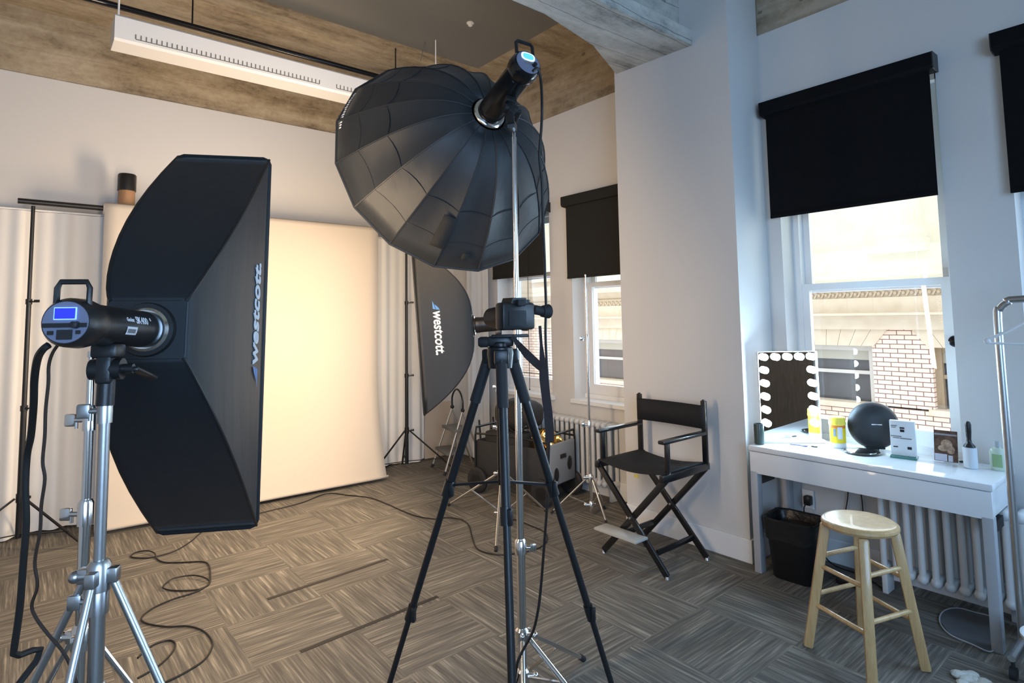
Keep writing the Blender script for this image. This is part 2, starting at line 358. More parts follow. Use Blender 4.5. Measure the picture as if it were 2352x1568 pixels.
for cy in (.9, 3.36, 5.95, 8.45, 11.9):                                # engaged fluted columns above the piers
    m = MB(); m.lathe((XF+.12, cy, 2.62), (0, 0, 1), [(0, .40), (.10, .40), (.12, .36), (.16, .38), (.22, .39), (.27, .36), (.30, .31), (.34, .30)], 40)
    vs = []; fs = []; n = 80
    for j, z in enumerate((2.94, 6.2)):
        for i in range(n): r = .30-.025*abs(math.sin(i*PI/4)); vs.append((XF+.12+r*math.cos(2*PI*i/n), cy+r*math.sin(2*PI*i/n), z))
    m.faces(vs, [(i, (i+1) % n, n+(i+1) % n, n+i) for i in range(n)]); m.b2((XF-.28, cy-.44, 2.50), (XF+.3, cy+.44, 2.63)); m.build('column', limestone, bld)
gaps = [(piers[i][1], piers[i+1][0]) for i in range(len(piers)-1)]
for (a, b) in gaps:
    m = MB(); w = (b-a+.36)/9
    for i in range(9):
        y0, y1 = a-.18+i*w, a-.18+(i+1)*w; k0, k1 = (y0-(a+b)/2)*.0, 0
        sl = lambda yy: .20*(yy-(a+b)/2)/((b-a)/2)
        m.faces([(XF-.03, y0+.003-sl(y0)*.6, .99), (XF-.03, y1-.003-sl(y1)*.6, .99), (XF-.03, y1-.003+sl(y1)*.3, 1.275), (XF-.03, y0+.003+sl(y0)*.3, 1.275),
                 (XF+.3, y0+.003-sl(y0)*.6, .99), (XF+.3, y1-.003-sl(y1)*.6, .99), (XF+.3, y1-.003+sl(y1)*.3, 1.275), (XF+.3, y0+.003+sl(y0)*.3, 1.275)],
                [(0, 1, 2, 3), (7, 6, 5, 4), (0, 4, 5, 1), (3, 2, 6, 7), (0, 3, 7, 4), (1, 5, 6, 2)])
    m.build('flat_arch', limestone, bld, smooth=False)
    m = MB(); m.b2((XF+.12, a, .02), (XF+.22, a+.10, 1.0)); m.b2((XF+.12, b-.10, .02), (XF+.22, b, 1.0)); m.b2((XF+.14, a, .90), (XF+.22, b, 1.0)); m.b2((XF+.15, a, .50), (XF+.20, b, .56))
    wn = m.build('window', greyfr if a > 3 else woodfr, bld, smooth=False)
    MB().b2((XF+.23, a, .0), (XF+.25, b, 1.0)).build('pane', darkpane, wn, smooth=False)
    MB().b2((XF+.185, a+.1, .74), (XF+.195, b-.1, .90)).build('roller_shade', shadem, wn, smooth=False)
    MB().b2((XF-.10, a-.06, -.06), (XF+.3, b+.06, .03)).build('window_sill', limestone, bld, smooth=False)
struct(MB().b2((4.4, -40, -6.2), (60, 60, -6)).build('ground', mat('alley_paving', (.25, .25, .25), .9, bumps=(4, .1)), smooth=False))

# ------------------------------------------------------------------ roller blinds
blindm = mat('blackout_cloth', (.006, .006, .007), .85, spec=.12, bumps=(300, .08))
blindw = mat('blackout_cloth_worn', (.020, .020, .019), .8, spec=.2, bumps=(300, .08))
def blind(a, b, z0, z1, label, m, grp):
    t = thing('roller_blind', (XR-.06, (a+b)/2, z0), label, 'blind', grp)
    prof = [(-.004, z1), (-.095, z1), (-.10, z1-.01), (-.10, z1-.075), (-.09, z1-.095), (-.05, z1-.10), (-.004, z1-.10)]
    MB().prism([(XR+x, a-.012, z) for x, z in prof], (0, b-a+.024, 0)).build('cassette', m, t, smooth=False)
    for yy in (a-.018, b+.0125):
        MB().prism([(XR+x*1.02, yy, z) for x, z in prof], (0, .006, 0)).build('end_cap', blackp, t, smooth=False)
    vs = []; n = 9
    MB().b2((XR-.064, a+.012, z0+.02), (XR-.061, b-.012, z1-.05)).build('shade', m, t, smooth=False)
    MB().b2((XR-.069, a+.012, z0), (XR-.056, b-.012, z0+.022), bev=.003).build('hem_bar', m, t, smooth=False)
blind(.985, 1.975, 2.215, 3.03, 'large black roller blind half drawn over the vanity table window', blindm, None)
blind(-.33, .695, 2.17, 3.03, 'black roller blind cut off by the right edge of the photo', blindm, None)
blind(3.055, 3.955, 1.92, 2.70, 'black roller blind on the window just left of the wall pilaster', blindw, None)
blind(4.235, 5.10, 1.98, 2.70, 'black roller blind partly hidden behind the big round softbox', blindw, None)
q = onX(1216, 850, 3.895)
MB().cyl((q.x, q.y, .86), (q.x, q.y, 2.61), .003, n=8).ball((q.x, q.y, .855), .007, n=8).build('pull_cord', blackm, bpy.data.objects['roller_blind.003'])

# ------------------------------------------------------------------ ceiling fixture, pipe, sprinkler
lf = thing('linear_ceiling_light', (1.5, 4.45, 3.40), 'long white linear light housing with slotted side hung below the concrete beam', 'ceiling light')
FL, FR = .385, 2.9
m = MB(); prof = [(4.40, 3.535), (4.40, 3.39), (4.415, 3.375), (4.60, 3.375), (4.615, 3.39), (4.615, 3.535), (4.60, 3.55), (4.415, 3.55)]
m.prism([(FL, y, z) for y, z in prof], (FR-FL, 0, 0)); m.build('housing', whitep, lf, smooth=False)
slotm = mat('slot_shadow', (.16, .15, .13), .8, bumps=(10, .01)); m = MB()
def slots(x0, x1, n, nm):
    g = MB(); g.b2((x0, 4.398, 3.405), (x1, 4.3995, 3.41))
    for i in range(n): xx = x0+(x1-x0)*i/(n-1); g.b2((xx-.0035, 4.398, 3.41), (xx+.0035, 4.3995, 3.44))
    o = g.build(nm, slotm, lf, smooth=False)
slots(.50, 1.72, 42, 'slotted_louvre'); slots(1.86, 2.75, 30, 'slotted_louvre')
for x in (FL+.02, FR-.1): MB().cyl((x, 4.42, 3.55), (x, 4.42, ZC-.01), .006).build('hanging_wire', whitep, lf)
pp = MB(); pp.cyl((-1.6, 4.8, 3.78), (3.2, 4.8, 3.78), .022)
pp = tag(pp.build('conduit_pipe', gloss, loc=(.8, 4.8, 3.78)), 'glossy black conduit pipe running along the ceiling above the white light', 'pipe')
for x in (-.8, .9, 2.6): MB().cyl((x, 4.8, 3.80), (x, 4.8, ZC-.005), .006).build('hanger_rod', blackm, pp)
pw = MB(); q = fl(1080, 52, ZC-.012)
pw.lathe(q, (0, 0, -1), [(0, .032), (.008, .032), (.012, .024), (.03, .016), (.034, .0)], 20)
tag(pw.build('smoke_sensor', whitep, loc=q), 'small round white sensor on the grey ceiling board', 'sensor')
w1 = MB(); w1.tube([fl(895, 80, ZC-.02), fl(896, 160, 3.6)], .0035, smooth=False)
tag(MB().cyl(onY(1000, 0, 4.5), onY(966, 140, 4.5), .003).build('hanging_wire', greym, loc=onY(966, 140, 4.5)), 'thin grey wire hanging from the ceiling above the round softbox', 'wire')

# ------------------------------------------------------------------ curtain, backdrop and its stand along the back wall
def curtain(name, x0, x1, y, z0, z1, amp, per, m, loc, ax='x'):
    n = int((x1-x0)/.012); vs = []; fs = []
    for i in range(n+1):
        x = x0+(x1-x0)*i/n
        d = amp*(math.sin(2*PI*x/per+1.3*math.sin(x*3.1))+.45*math.sin(2*PI*x/per*2.3+x*5))
        for j, z in enumerate((z0+.012*math.sin(x*9), z0+(z1-z0)*.5, z1)):
            k = (1, .8, .35)[j]; p = (x, y+d*k, z) if ax == 'x' else (y+d*k, x, z)
            vs.append(p)
    for i in range(n):
        for j in (0, 1): a = i*3+j; fs.append((a, a+3, a+4, a+1))
    m_ = MB().faces(vs, fs)
    return m_.build(name, m, loc=loc)
c_ = curtain('curtain', -1.2, 3.50, 5.80, .02, 2.44, .035, .34, muslin, (1.2, 5.80, .02))
tag(c_, 'long white muslin curtain hanging along the back wall behind the paper backdrop', 'curtain')
MB().cyl((-1.25, 5.80, 2.45), (3.55, 5.80, 2.45), .008).build('curtain_wire', whitep, c_)
c2 = curtain('sheer_panel', 5.17, 5.60, 3.94, .03, 2.66, .012, .25, sheerm, (3.94, 5.4, .03), 'y')
tag(c2, 'narrow white sheer panel hanging in the far corner beside the window', 'curtain')

BY = 5.60
bs = thing('backdrop_stand', (1.5, BY, 0), 'black two-legged backdrop stand with crossbar holding the seamless paper roll', 'backdrop stand')
XA, XBs = .03, 3.16
MB().cyl((-.06, BY, 2.48), (3.28, BY, 2.47), .021).build('crossbar', blackm, bs)
for X, hub in ((XA, .34), (XBs, .40)):
    MB().rings([(V(X, BY, .06), .0185), (V(X, BY, .95), .0185), (V(X, BY, .951), .0225), (V(X, BY, .99), .0225), (V(X, BY, .991), .0155), (V(X, BY, 1.72), .0155), (V(X, BY, 1.721), .02), (V(X, BY, 1.76), .02), (V(X, BY, 1.761), .0125), (V(X, BY, 2.45), .0125)], (0, 0, 1)).build('pole', blackm, bs)
    for z in (.97, 1.74, hub):
        MB().cyl((X, BY-.014, z), (X+.03, BY-.034, z), .006).box((X+.045, BY-.04, z+.004), (.035, .012, .02), rz=-.5, bev=.003).build('knob', blackp, bs)
    MB().rings([(V(X, BY, hub-.03), .024), (V(X, BY, hub+.03), .024)], (0, 0, 1)).build('leg_collar', blackp, bs)
    for a in ((195, 75, -50) if X > 1 else (200, -45, 80)):
        r = math.radians(a); d = V(math.cos(r), math.sin(r), 0)
        if a == 75 or a == 80: L = .20
        else: L = .52
        MB().beam(V(X, BY, hub)+d*.03, V(X, BY, .012)+d*L, .016, .010).build('leg', blackm, bs)
        MB().beam(V(X, BY, .085), V(X, BY, .085+(hub-.085)*.12)+d*(L*.74), .013, .006).build('brace', blackm, bs)
# seamless paper: over the bar, down, and a curl at its foot
pb = thing('paper_backdrop', (1.64, BY, .03), 'wide sheet of cream seamless paper hanging from the black crossbar', 'paper backdrop')
px0, px1 = .462, 2.80
prof = [(BY+.045*math.cos(a), 2.475+.045*math.sin(a)) for a in [i*PI/10 for i in range(-2, 11)]]
def drape(x):
    f = (x-px0)/(px1-px0); return f
vs = []; fs = []; nx = 24; rows = []
zz = [2.475, 2.2, 1.8, 1.4, 1.0, .7, .45, .3, .2, .13, .08, .045, .03, .035, .06]
for i in range(nx+1):
    x = px0+(px1-px0)*i/nx; f = i/nx; k = .10+.10*f
    col = [V(x, yy, z) for yy, z in reversed(prof)][:0]
    top = [V(x, BY+.052*math.cos(a), 2.475+.052*math.sin(a)) for a in [PI*.0, PI*.25, PI*.5, PI*.75]]
    body = []
    for z in zz:
        u = max(0, (1.2-z)/1.2); off = -k*u**2.2 + .004*math.sin(x*4+z*3)
        body.append(V(x, BY-.052+off, z))
    body[-2].y -= .03; body[-1].y -= .045
    vs += top+body
nr = 4+len(zz)
for i in range(nx):
    for j in range(nr-1): a = i*nr+j; fs.append((a, a+1, a+nr+1, a+nr))
sh = MB().faces(vs, fs).build('paper_sheet', paperm, pb, angle=80)
so = sh.modifiers.new('s', 'SOLIDIFY'); so.thickness = .002
MB().lathe((px0-.005, BY, 2.475), (1, 0, 0), [(0, .046), (px1-px0+.01, .046)], 28).build('paper_roll', paperm, pb)
kr = thing('paper_roll', (.62, 5.71, 0), 'upright brown kraft paper roll with a black end cap behind the backdrop', 'paper roll')
MB().lathe((.612, 5.70, .0), (.004, .006, 1), [(0, .06), (2.66, .06)], 28).build('kraft_roll', kraft, kr)
MB().lathe((.6226, 5.716, 2.655), (.004, .006, 1), [(0, .066), (.0, .066), (.13, .066), (.14, .06), (.14, .02)], 28).build('end_cap', blackp, kr)
cardm = mat('brown_cardboard', (.50, .42, .34), .85, bumps=(20, .05))
tag(MB().beam((3.73, 5.84, .005), (3.73, 5.915, .60), .42, .012, (1, 0, 0)).build('foam_board', cardm, loc=(3.45, 5.7, 0)), 'low tan board leaning on the back wall behind the step ladder', 'board')

# carpet tape
tape = mat('black_gaffer_tape', (.035, .030, .025), .7, bumps=(200, .1))
for (a, b), lb in ((((615, 1376), (890, 1284)), 'dark tape strip on the carpet, farther of the pair'), (((690, 1497), (1005, 1370)), 'dark tape strip on the carpet, nearer of the pair')):
    p, q = fl(*a), fl(*b); o = MB().beam(p+V(0, 0, .0015), q+V(0, 0, .0015), .026, .002, (0, 1, 0)).build('tape_strip', tape, loc=(p+q)/2, smooth=False); tag(o, lb, 'tape')

# ------------------------------------------------------------------ studio lights
def soft_frame(c, a, roll=0):
    a = V(a).normalized(); u = a.cross(V(0, 0, 1)).normalized(); w = u.cross(a)
    return V(c), a, math.cos(roll)*u+math.sin(roll)*w, -math.sin(roll)*u+math.cos(roll)*w
def ff(t): return max(t, 0)**.45
def strip_softbox(c, a, roll, Wd, Hh, D, label, sign, tstart, tin, tsize, ex, ey, rx, ry, bow=0):
    c, a, u, w = soft_frame(c, a, roll); r0 = .085
    th = thing('strip_softbox', c, label, 'softbox', None)
    def hx(t): return rx+(Wd-rx)*max(t, 0)**ex+bow*math.sin(PI*min(1, max(t, 0)**.7))
    def hy(t): return ry+(Hh-ry)*max(t, 0)**ey
    ts = [0, .008, .03, .07, .12, .18, .26, .36, .48, .62, .78, .92, 1.0]; ns = 10
    m = MB()
    for side in range(4):
        vs = []; fs = []
        for t in ts:
            for k in range(ns+1):
                s = -1+2*k/ns; bul = .0
                if side == 0: p = u*(hx(t))+w*(hy(t)*s)
                elif side == 1: p = w*(hy(t))-u*(hx(t)*s)
                elif side == 2: p = -u*(hx(t))-w*(hy(t)*s)
                else: p = -w*(hy(t))+u*(hx(t)*s)
                q = 1-abs(s)**2; nrm = (u, w, -u, -w)[side]
                p = p-nrm*(q*.012*math.sin(PI*min(1, t)))               # cloth drawn in between the rods
                vs.append(c+a*(D*t)+p)
        for i in range(len(ts)-1):
            for k in range(ns): j = i*(ns+1)+k; fs.append((j, j+1, j+ns+2, j+ns+1))
        m.faces(vs, fs)
    bmesh.ops.remove_doubles(m.bm, verts=m.bm.verts[:], dist=.0005)
    sh = m.build('fabric_shell', nylon, th, angle=30)
    bk = MB(); bk.faces([c+u*hx(0)+w*hy(0), c-u*hx(0)+w*hy(0), c-u*hx(0)-w*hy(0), c+u*hx(0)-w*hy(0)], [(0, 1, 2, 3)]); bk.build('back_plate', nylon, th, smooth=False)
    sh.modifiers.new('s', 'SOLIDIFY').thickness = .002
    m = MB(); e = c+a*D
    cs = [e+u*Wd+w*Hh, e-u*Wd+w*Hh, e-u*Wd-w*Hh, e+u*Wd-w*Hh]
    rr = .02; pts = []
    for i in range(4):
        p, n_, q = cs[i], cs[(i+1) % 4], cs[i-1]
        pts += [p+(q-p).normalized()*rr, p+(q-p).normalized()*rr*.3+(n_-p).normalized()*rr*.3, p+(n_-p).normalized()*rr]
    m.tube(pts, .007, 6, smooth=False, closed=True); m.build('rim_piping', nylon, th)
    d = MB(); g = .97; e2 = c+a*(D*.965)
    d.faces([e2+u*Wd*g+w*Hh*g, e2-u*Wd*g+w*Hh*g, e2-u*Wd*g-w*Hh*g, e2+u*Wd*g-w*Hh*g], [(0, 1, 2, 3)])
    d.mi = 1; e3 = c+a*(D*.955); d.faces([e3+u*Wd*g+w*Hh*g, e3-u*Wd*g+w*Hh*g, e3-u*Wd*g-w*Hh*g, e3+u*Wd*g-w*Hh*g], [(3, 2, 1, 0)])
    o = d.build('front_diffuser', [warmglow, nylon], th, smooth=False)
    m = MB(); m.lathe(c-a*.012, a, [(0, .05), (0, min(rx, ry)*.9), (.012, min(rx, ry)*.95), (.02, min(rx, ry)*.9), (.02, .062)], 32); m.build('speed_ring', blackp, th)
    for su in (1, -1):
        for sw in (1, -1):
            pts = [c+a*(D*t)+u*su*hx(t)*.99+w*sw*hy(t)*.995 for t in ts]
            MB().tube(pts, .0045, 6, smooth=False).build('rod', blackm, th)
    # lettering sewn along one long side, letter tops towards the ring
    n = u*sign; right = (-a).cross(n).normalized()
    L = [0]; tt = [i/60 for i in range(61)]
    pos = lambda t: c+a*(D*t)+n*(hx(t))
    for i in range(1, 61): L.append(L[-1]+(pos(tt[i])-pos(tt[i-1])).length)
    def at(x, y, h=.004):
        d_ = L[-1]-tin-y; i = max(1, min(60, next((k for k in range(61) if L[k] >= d_), 60))); f = (d_-L[i-1])/(L[i]-L[i-1]); t = tt[i-1]+f*(tt[i]-tt[i-1])
        tg = (pos(min(1, t+.01))-pos(max(0, t-.01))).normalized(); nn = right.cross(-tg); nn = nn if nn.dot(n) > 0 else -nn
        wo = tstart+x; s = wo*right.dot(w)/hy(t); q = 1-min(1, abs(s))**2
        return pos(t)+right*wo-n*(q*.012*math.sin(PI*t))+nn*h
    vs, fs = text_mesh('westcott.', tsize, shear=.18, offset=.0019)
    xs = max(v.x for v in vs)
    m = MB(); m.faces([at(v.x*1.06+tsize*.78, v.y*1.25, .003+v.z*2) for v in vs], fs); m.build('lettering', lettering, th, smooth=False)['label'] = 'white slanted lettering'
    m = MB(); k = tsize
    m.faces([at(x*k, y*k, .004) for x, y in ((-.10, -.02), (.62, -.02), (.70, .22), (.20, .10))], [(0, 1, 2, 3)])
    m.faces([at(x*k, y*k, .004) for x, y in ((.22, .15), (.71, .27), (.76, .62), (.50, .45))], [(0, 1, 2, 3)])
    m.build('logo_mark', bluemark, th, smooth=False)['label'] = 'blue triangular mark'
    return th, (c, a, u, w)
screen_b = mat('blue_lcd', (.02, .03, .3), .3, emit=(.012, .018, 1), es=1.2)
screen_l = mat('lcd_outline', (.1, .2, .8), .3, emit=(.12, .25, 1), es=2.2)
screen_c = mat('pale_blue_lcd', (.1, .3, .8), .3, emit=(.05, .28, 1), es=1.6)
screen_d = mat('pale_lcd_outline', (.5, .7, .9), .3, emit=(.4, .7, 1), es=2)
bluegrey = mat('panel_grey', (.16, .17, .24), .4, bumps=(60, .02))
def flash(c, a, L, R, label, style, name_plate=False, roll=0.):
    c, a, u, w = soft_frame(c, a, roll); th = thing('studio_flash', c-a*L*.5-w*R, label, 'studio flash', None); b = c-a*L
    m = MB(); m.lathe(b, a, [(0, R*.80), (.0, R*.90), (.012, R*1.04), (.05, R*1.08), (.075, R*1.0), (.08, R*.94), (L-.05, R*.94), (L-.045, R*.97), (L-.018, R*.97), (L-.014, R*.9), (L-.012, R*.9)], 40); m.build('body', gloss if style == 'oval' else blackp, th)
    m = MB(); m.lathe(c-a*.014, a, [(0, R*.95), (.0, R*1.06), (.006, R*1.2), (.012, R*1.12), (.0125, R*.8)], 40); m.build('mount_ring', chrome, th)['label'] = 'polished metal ring'
    # back panel
    P = lambda x, y, h=.0: b-a*(.0012+h)+u*(x*R)+w*(y*R)
    pn = MB(); pn.lathe(b+a*.001, -a, [(0, R*.88), (.002, R*.86), (.002, 0)], 40); pn = pn.build('control_panel', bluegrey, th)
    def plate(nm, x0, x1, y0, y1, m_, h=.003, rnd=0):
        k = MB(); n = 28 if rnd else 4; pts = []
        if rnd:
            for i in range(n):
                an = 2*PI*i/n; cx, cy = math.cos(an), math.sin(an); pts.append(((x0+x1)/2+(x1-x0)/2*math.copysign(abs(cx)**.7, cx), (y0+y1)/2+(y1-y0)/2*math.copysign(abs(cy)**.7, cy)))
        else: pts = [(x0, y0), (x1, y0), (x1, y1), (x0, y1)]
        k.prism([P(x, y, 0.0005) for x, y in pts], -a*h); return k.build(nm, m_, pn, smooth=False)
    if style == 'oval':
        plate('lcd_bezel', -.50, .50, .12, .74, screen_d, .002, 1); plate('lcd_screen', -.40, .40, .20, .66, screen_c, .003, 1); plate('button_row', -.35, .35, -.12, .02, chrome, .003, 1)
    else:
        plate('lcd_bezel', -.42, .42, .10, .62, screen_l, .002); plate('lcd_screen', -.38, .38, .14, .58, screen_b, .003)
        plate('dark_band', -.82, .82, -.22, -.04, blackp, .002); plate('power_socket', -.25, .3, -.72, -.32, blackp, .004)
        plate('button', .45, .6, -.5, -.35, blackp, .004); plate('button', -.6, -.4, -.52, -.36, blackp, .004)
    k = MB(); k.lathe(P(.42, -.12), -a, [(0, R*.16), (.012, R*.14), (.013, 0)], 20); k.build('dial', blackp, pn)
    # carrying handle over the rear
    hh = R*1.75 if style != 'oval' else R*1.9
    k = MB(); hw = R*.62
    k.tube([b+a*.02+u*s*hw+w*z for s, z in ((-1, R*.75), (-1, hh-.012), (-.8, hh), (.8, hh), (1, hh-.012), (1, R*.75))], R*.12, 8, smooth=False); k.build('handle', blackp, th)
    # tilting yoke below
    k = MB(); y0 = c-a*L*.52-w*R*.9
    k.box(y0-w*.012, (.05, .05, .03), rot=Matrix((u, a, w)).transposed(), bev=.006); k.box(y0-w*.05, (.03, .045, .06), rot=Matrix((u, a, w)).transposed(), bev=.006)
    k.cyl(y0-w*.05-u*.03, y0-w*.05+u*.03, .022, n=20); k.cyl(y0-w*.07, y0-w*.125, .017, n=20); k.build('bracket', blackp, th)
    k = MB(); k.cyl(y0-w*.05+u*.03, y0-w*.05+u*.05, .01); k.beam(y0-w*.05+u*.05, y0-w*.075+u*.055+a*.10, .018, .010, u, bev=.004); k.build('tilt_lever', blackp, th)
    if name_plate:
        mm = c-a*L*.56
        def on(x, y, h=.0008):                                          # wraps lettering round the body; x along the body, y around it
            an = math.radians(8)+y/R; rr = R*.94+h; return mm+a*x+(u*math.cos(an)+w*math.sin(an))*rr
        k = MB()
        for body, size, ox, oy in (('Godox', .0125, -.005, .004), ('SK400', .024, .040, .001), ('II', .010, .118, .011)):
            v_, f_ = text_mesh(body, size, offset=.0004, ext=.0002); k.faces([on(v.x+ox, v.y+oy, .0008+v.z) for v in v_], f_)
        k.build('lettering', lettering, th, smooth=False)['label'] = 'white model lettering on the barrel'
        k = MB(); vs = [on(x, y, .0010) for y in (-.026, -.02, -.014, -.008) for x in (-.005, .045)]; k.faces(vs, [(0, 1, 3, 2), (2, 3, 5, 4), (4, 5, 7, 6)]); s_ = k.build('sticker', lettering, th, smooth=False)
        k = MB(); 
        for i in range(6): k.faces([on(x, y, .0016) for x, y in ((.0+i*.0065, -.022), (.005+i*.0065, -.022), (.005+i*.0065, -.013), (.0+i*.0065, -.013))], [(0, 1, 2, 3)])
        k.build('print', greym, s_, smooth=False)
    return th, y0-w*.125
def light_stand(xy, ztop, hub, low, legs, label, m_, r=.0175, cuts=(), spread=.5, group=None, knob_dir=None, low_r=None, fac=.80):
    x, y = xy; th = thing('light_stand', (x, y, 0), label, 'light stand', group); zs = sorted(cuts)
    bot = max(.03, low-.05); rr = []; z0 = bot; rad = r
    for z in list(zs)+[ztop]:
        rr += [(V(x, y, z0), rad), (V(x, y, z), rad)]; z0 = z+.0005; rad *= fac
    MB().rings(rr, (0, 0, 1), 20).build('pole', m_, th)
    kd = V(knob_dir) if knob_dir else V(-.77, .64, 0)
    for i, z in enumerate(zs):
        rad = r*fac**i
        k = MB(); k.lathe((x, y, z-.035), (0, 0, 1), [(0, rad*1.02), (.0, rad*1.35), (.05, rad*1.35), (.06, rad*1.0)], 20); k.build('collar', m_, th)
        k = MB(); p = V(x, y, z-.01); k.cyl(p+kd*rad, p+kd*(rad+.022), .006); k.box(p+kd*(rad+.034), (.026, .012, .03), rz=math.atan2(kd.y, kd.x), bev=.004); k.cyl(p+kd*(rad+.02)+V(0, 0, -.02), p+kd*(rad+.02)+V(0, 0, .0), .004); k.build('knob', m_, th)
    for nm, z in (('hub', hub), ('sliding_collar', low)):
        k = MB(); k.lathe((x, y, z-.03), (0, 0, 1), [(0, r*1.05), (0, r*1.5), (.05, r*1.5), (.06, r*1.05)], 20)
        k.cyl(V(x, y, z)+kd*r, V(x, y, z)+kd*(r+.03), .009); k.ball(V(x, y, z)+kd*(r+.035), .013, n=10); k.build(nm, m_, th)
    for ft in legs:
        ft = V(ft[0], ft[1], .012); d = (ft-V(x, y, .012)).normalized(); d.z = 0; d.normalize()
        p = V(x, y, hub)+d*(r*1.6); lg = MB().cyl(p, ft, r*.55, n=10).box(p, (.03, .02, .03), rz=math.atan2(d.y, d.x), bev=.003).build('leg', m_, th)
        MB().cyl(ft+(p-ft).normalized()*.03, ft+V(0, 0, -.002), r*.72, n=10).build('rubber_foot', rubber, lg)
        q = p+(ft-p)*.52; MB().beam(V(x, y, low)+d*r, q, .012, .006).build('brace', m_, th)
    MB().lathe((x, y, ztop), (0, 0, 1), [(0, .0085), (.02, .0085), (.021, .006), (.03, .006), (.031, .0085), (.045, .008)], 16).build('spigot', m_, th)
    return th

# near strip softbox, its flash, its stand
MOUNT, AX = V(.234, 1.681, 1.554), V(.476, .878, -.055)
strip_softbox(MOUNT, AX, -.007, .15, .624, .572, 'large black strip softbox in the left foreground with upright white lettering', 1, -.165, .080, .084, .55, .80, .085, .07, .022)
F1, yk = flash(MOUNT-AX.normalized()*.004, AX, .36, .044, 'studio flash with blue screen at its rear, on the left foreground softbox', 'rect', True)
light_stand((yk.x, yk.y), yk.z-.045, 1.06, .82, [(yk.x+.42, yk.y-.27), (yk.x-.42, yk.y+.28), (yk.x-.25, yk.y-.42)], 'tall silver stand carrying the left foreground flash', steel, .0145, (1.02, 1.40), knob_dir=(-.77, .4, 0), fac=.74)
sx, sy = dep(203, 1000, 1.42).xy
light_stand((sx, sy), 1.46, .84, .66, [(sx+.5, sy-.05), (sx-.33, sy+.37), (sx-.2, sy-.45)], 'second silver stand with bare top, just left of the stand under the near flash', chrome, .0125, (1.13, 1.35), knob_dir=(-.77, .64, 0))

# round softbox high up, its flash, its stand
OC, OA = V(1.611, 2.097, 2.497), V(.1739, .9456, -.2750).normalized()
oc, oa, ou, ow = soft_frame(OC, OA)
ob = thing('octagonal_softbox', oc, 'big black round parabolic softbox held high on a silver stand', 'softbox')
N, OR, OD = 16, .595, .46; r0 = .085
def fo(t): return r0+(OR-r0)*(max(t, 0)**.52)
ts = [0, .02, .06, .12, .2, .3, .42, .56, .70, .71, .86, 1.0]
m = MB(); sub = 4; rot0 = .12
for i in range(N):
    a0, a1 = rot0+2*PI*i/N, rot0+2*PI*(i+1)/N; vs = []; fs = []
    for t in ts:
        R_ = fo(t); p0 = V(R_*math.cos(a0), R_*math.sin(a0)); p1 = V(R_*math.cos(a1), R_*math.sin(a1))
        for k in range(sub+1):
            p = p0.lerp(p1, k/sub); q = 4*(k/sub)*(1-k/sub)*.018*math.sin(PI*min(1, t*1.02)); l = p.length; p = p*((l-q)/l)
            vs.append(oc+oa*(OD*t)+ou*p.x+ow*p.y)
    for j in range(len(ts)-1):
        for k in range(sub): x = j*(sub+1)+k; fs.append((x, x+1, x+sub+2, x+sub+1))
    m.faces(vs, fs)
bmesh.ops.remove_doubles(m.bm, verts=m.bm.verts[:], dist=.0004)
sh = m.build('fabric_shell', nylon2, ob, angle=14); sh.modifiers.new('s', 'SOLIDIFY').thickness = .002
for i in range(N):
    a0 = rot0+2*PI*i/N
    MB().tube([oc+oa*(OD*t)+(ou*math.cos(a0)+ow*math.sin(a0))*(fo(t)+.002) for t in ts], .0034, 5, smooth=False).build('rib', nylon2, ob)
for t in (.45, .74):
    MB().tube([oc+oa*(OD*t)+(ou*math.cos(a)+ow*math.sin(a))*(fo(t)*math.cos(PI/N)/math.cos(((a-rot0) % (2*PI/N))-PI/N)-.012*(1-abs(((a-rot0) % (2*PI/N))/(PI/N)-1)**2)) for a in [rot0+2*PI*i/(N*4) for i in range(N*4)]], .0024, 5, smooth=False, closed=True).build('seam', nylon2, ob)
MB().tube([oc+oa*OD+(ou*math.cos(a)+ow*math.sin(a))*OR for a in [rot0+2*PI*i/N for i in range(N)]], .006, 6, smooth=False, closed=True).build('rim_piping', nylon2, ob)
m = MB(); e = oc+oa*(OD*.95); m.faces([e]+[e+(ou*math.cos(a)+ow*math.sin(a))*OR*.965 for a in [rot0+2*PI*i/N for i in range(N)]], [(0, 1+(i+1) % N, 1+i) for i in range(N)])
octglow = mat('octa_diffuser', (.8, .8, .8), .6, emit=(1, .74, .47), es=6)
m.mi = 1; e = e-oa*.006; m.faces([e]+[e+(ou*math.cos(a)+ow*math.sin(a))*OR*.96 for a in [rot0+2*PI*i/N for i in range(N)]], [(0, 1+i, 1+(i+1) % N) for i in range(N)])
m.build('front_diffuser', [octglow, nylon], ob, smooth=False)
MB().lathe(oc-oa*.012, oa, [(0, .062), (0, .072), (.008, .076), (.014, .072), (.02, .062)], 32).build('speed_ring', chrome, ob)
# strap, vent patch and a band of small white lettering near the rim
def osurf(an, t, h=.004): return oc+oa*(OD*t)+(ou*math.cos(an)+ow*math.sin(an))*(fo(t)*.99+h)
for an, t0, t1, wd in ((-1.90, .50, .80, .034), (-1.62, .80, .86, .018)):
    m = MB(); vs = []; nst = 6
    for j in range(nst+1):
        t = t0+(t1-t0)*j/nst
        for s in (-1, 1): vs.append(osurf(an+s*wd/fo(t), t, .008))
    m.faces(vs, [(2*j, 2*j+1, 2*j+3, 2*j+2) for j in range(nst)]); o = m.build('strap', canvas, ob); o.modifiers.new('s', 'SOLIDIFY').thickness = .004
m = MB()
for i in range(15):
    an = 2.55+.028*i; m.faces([osurf(an, .93), osurf(an+.017, .93), osurf(an+.017, .955 if i % 3 else .97), osurf(an, .955)], [(0, 1, 2, 3)])
m.build('lettering', lettering, ob, smooth=False)
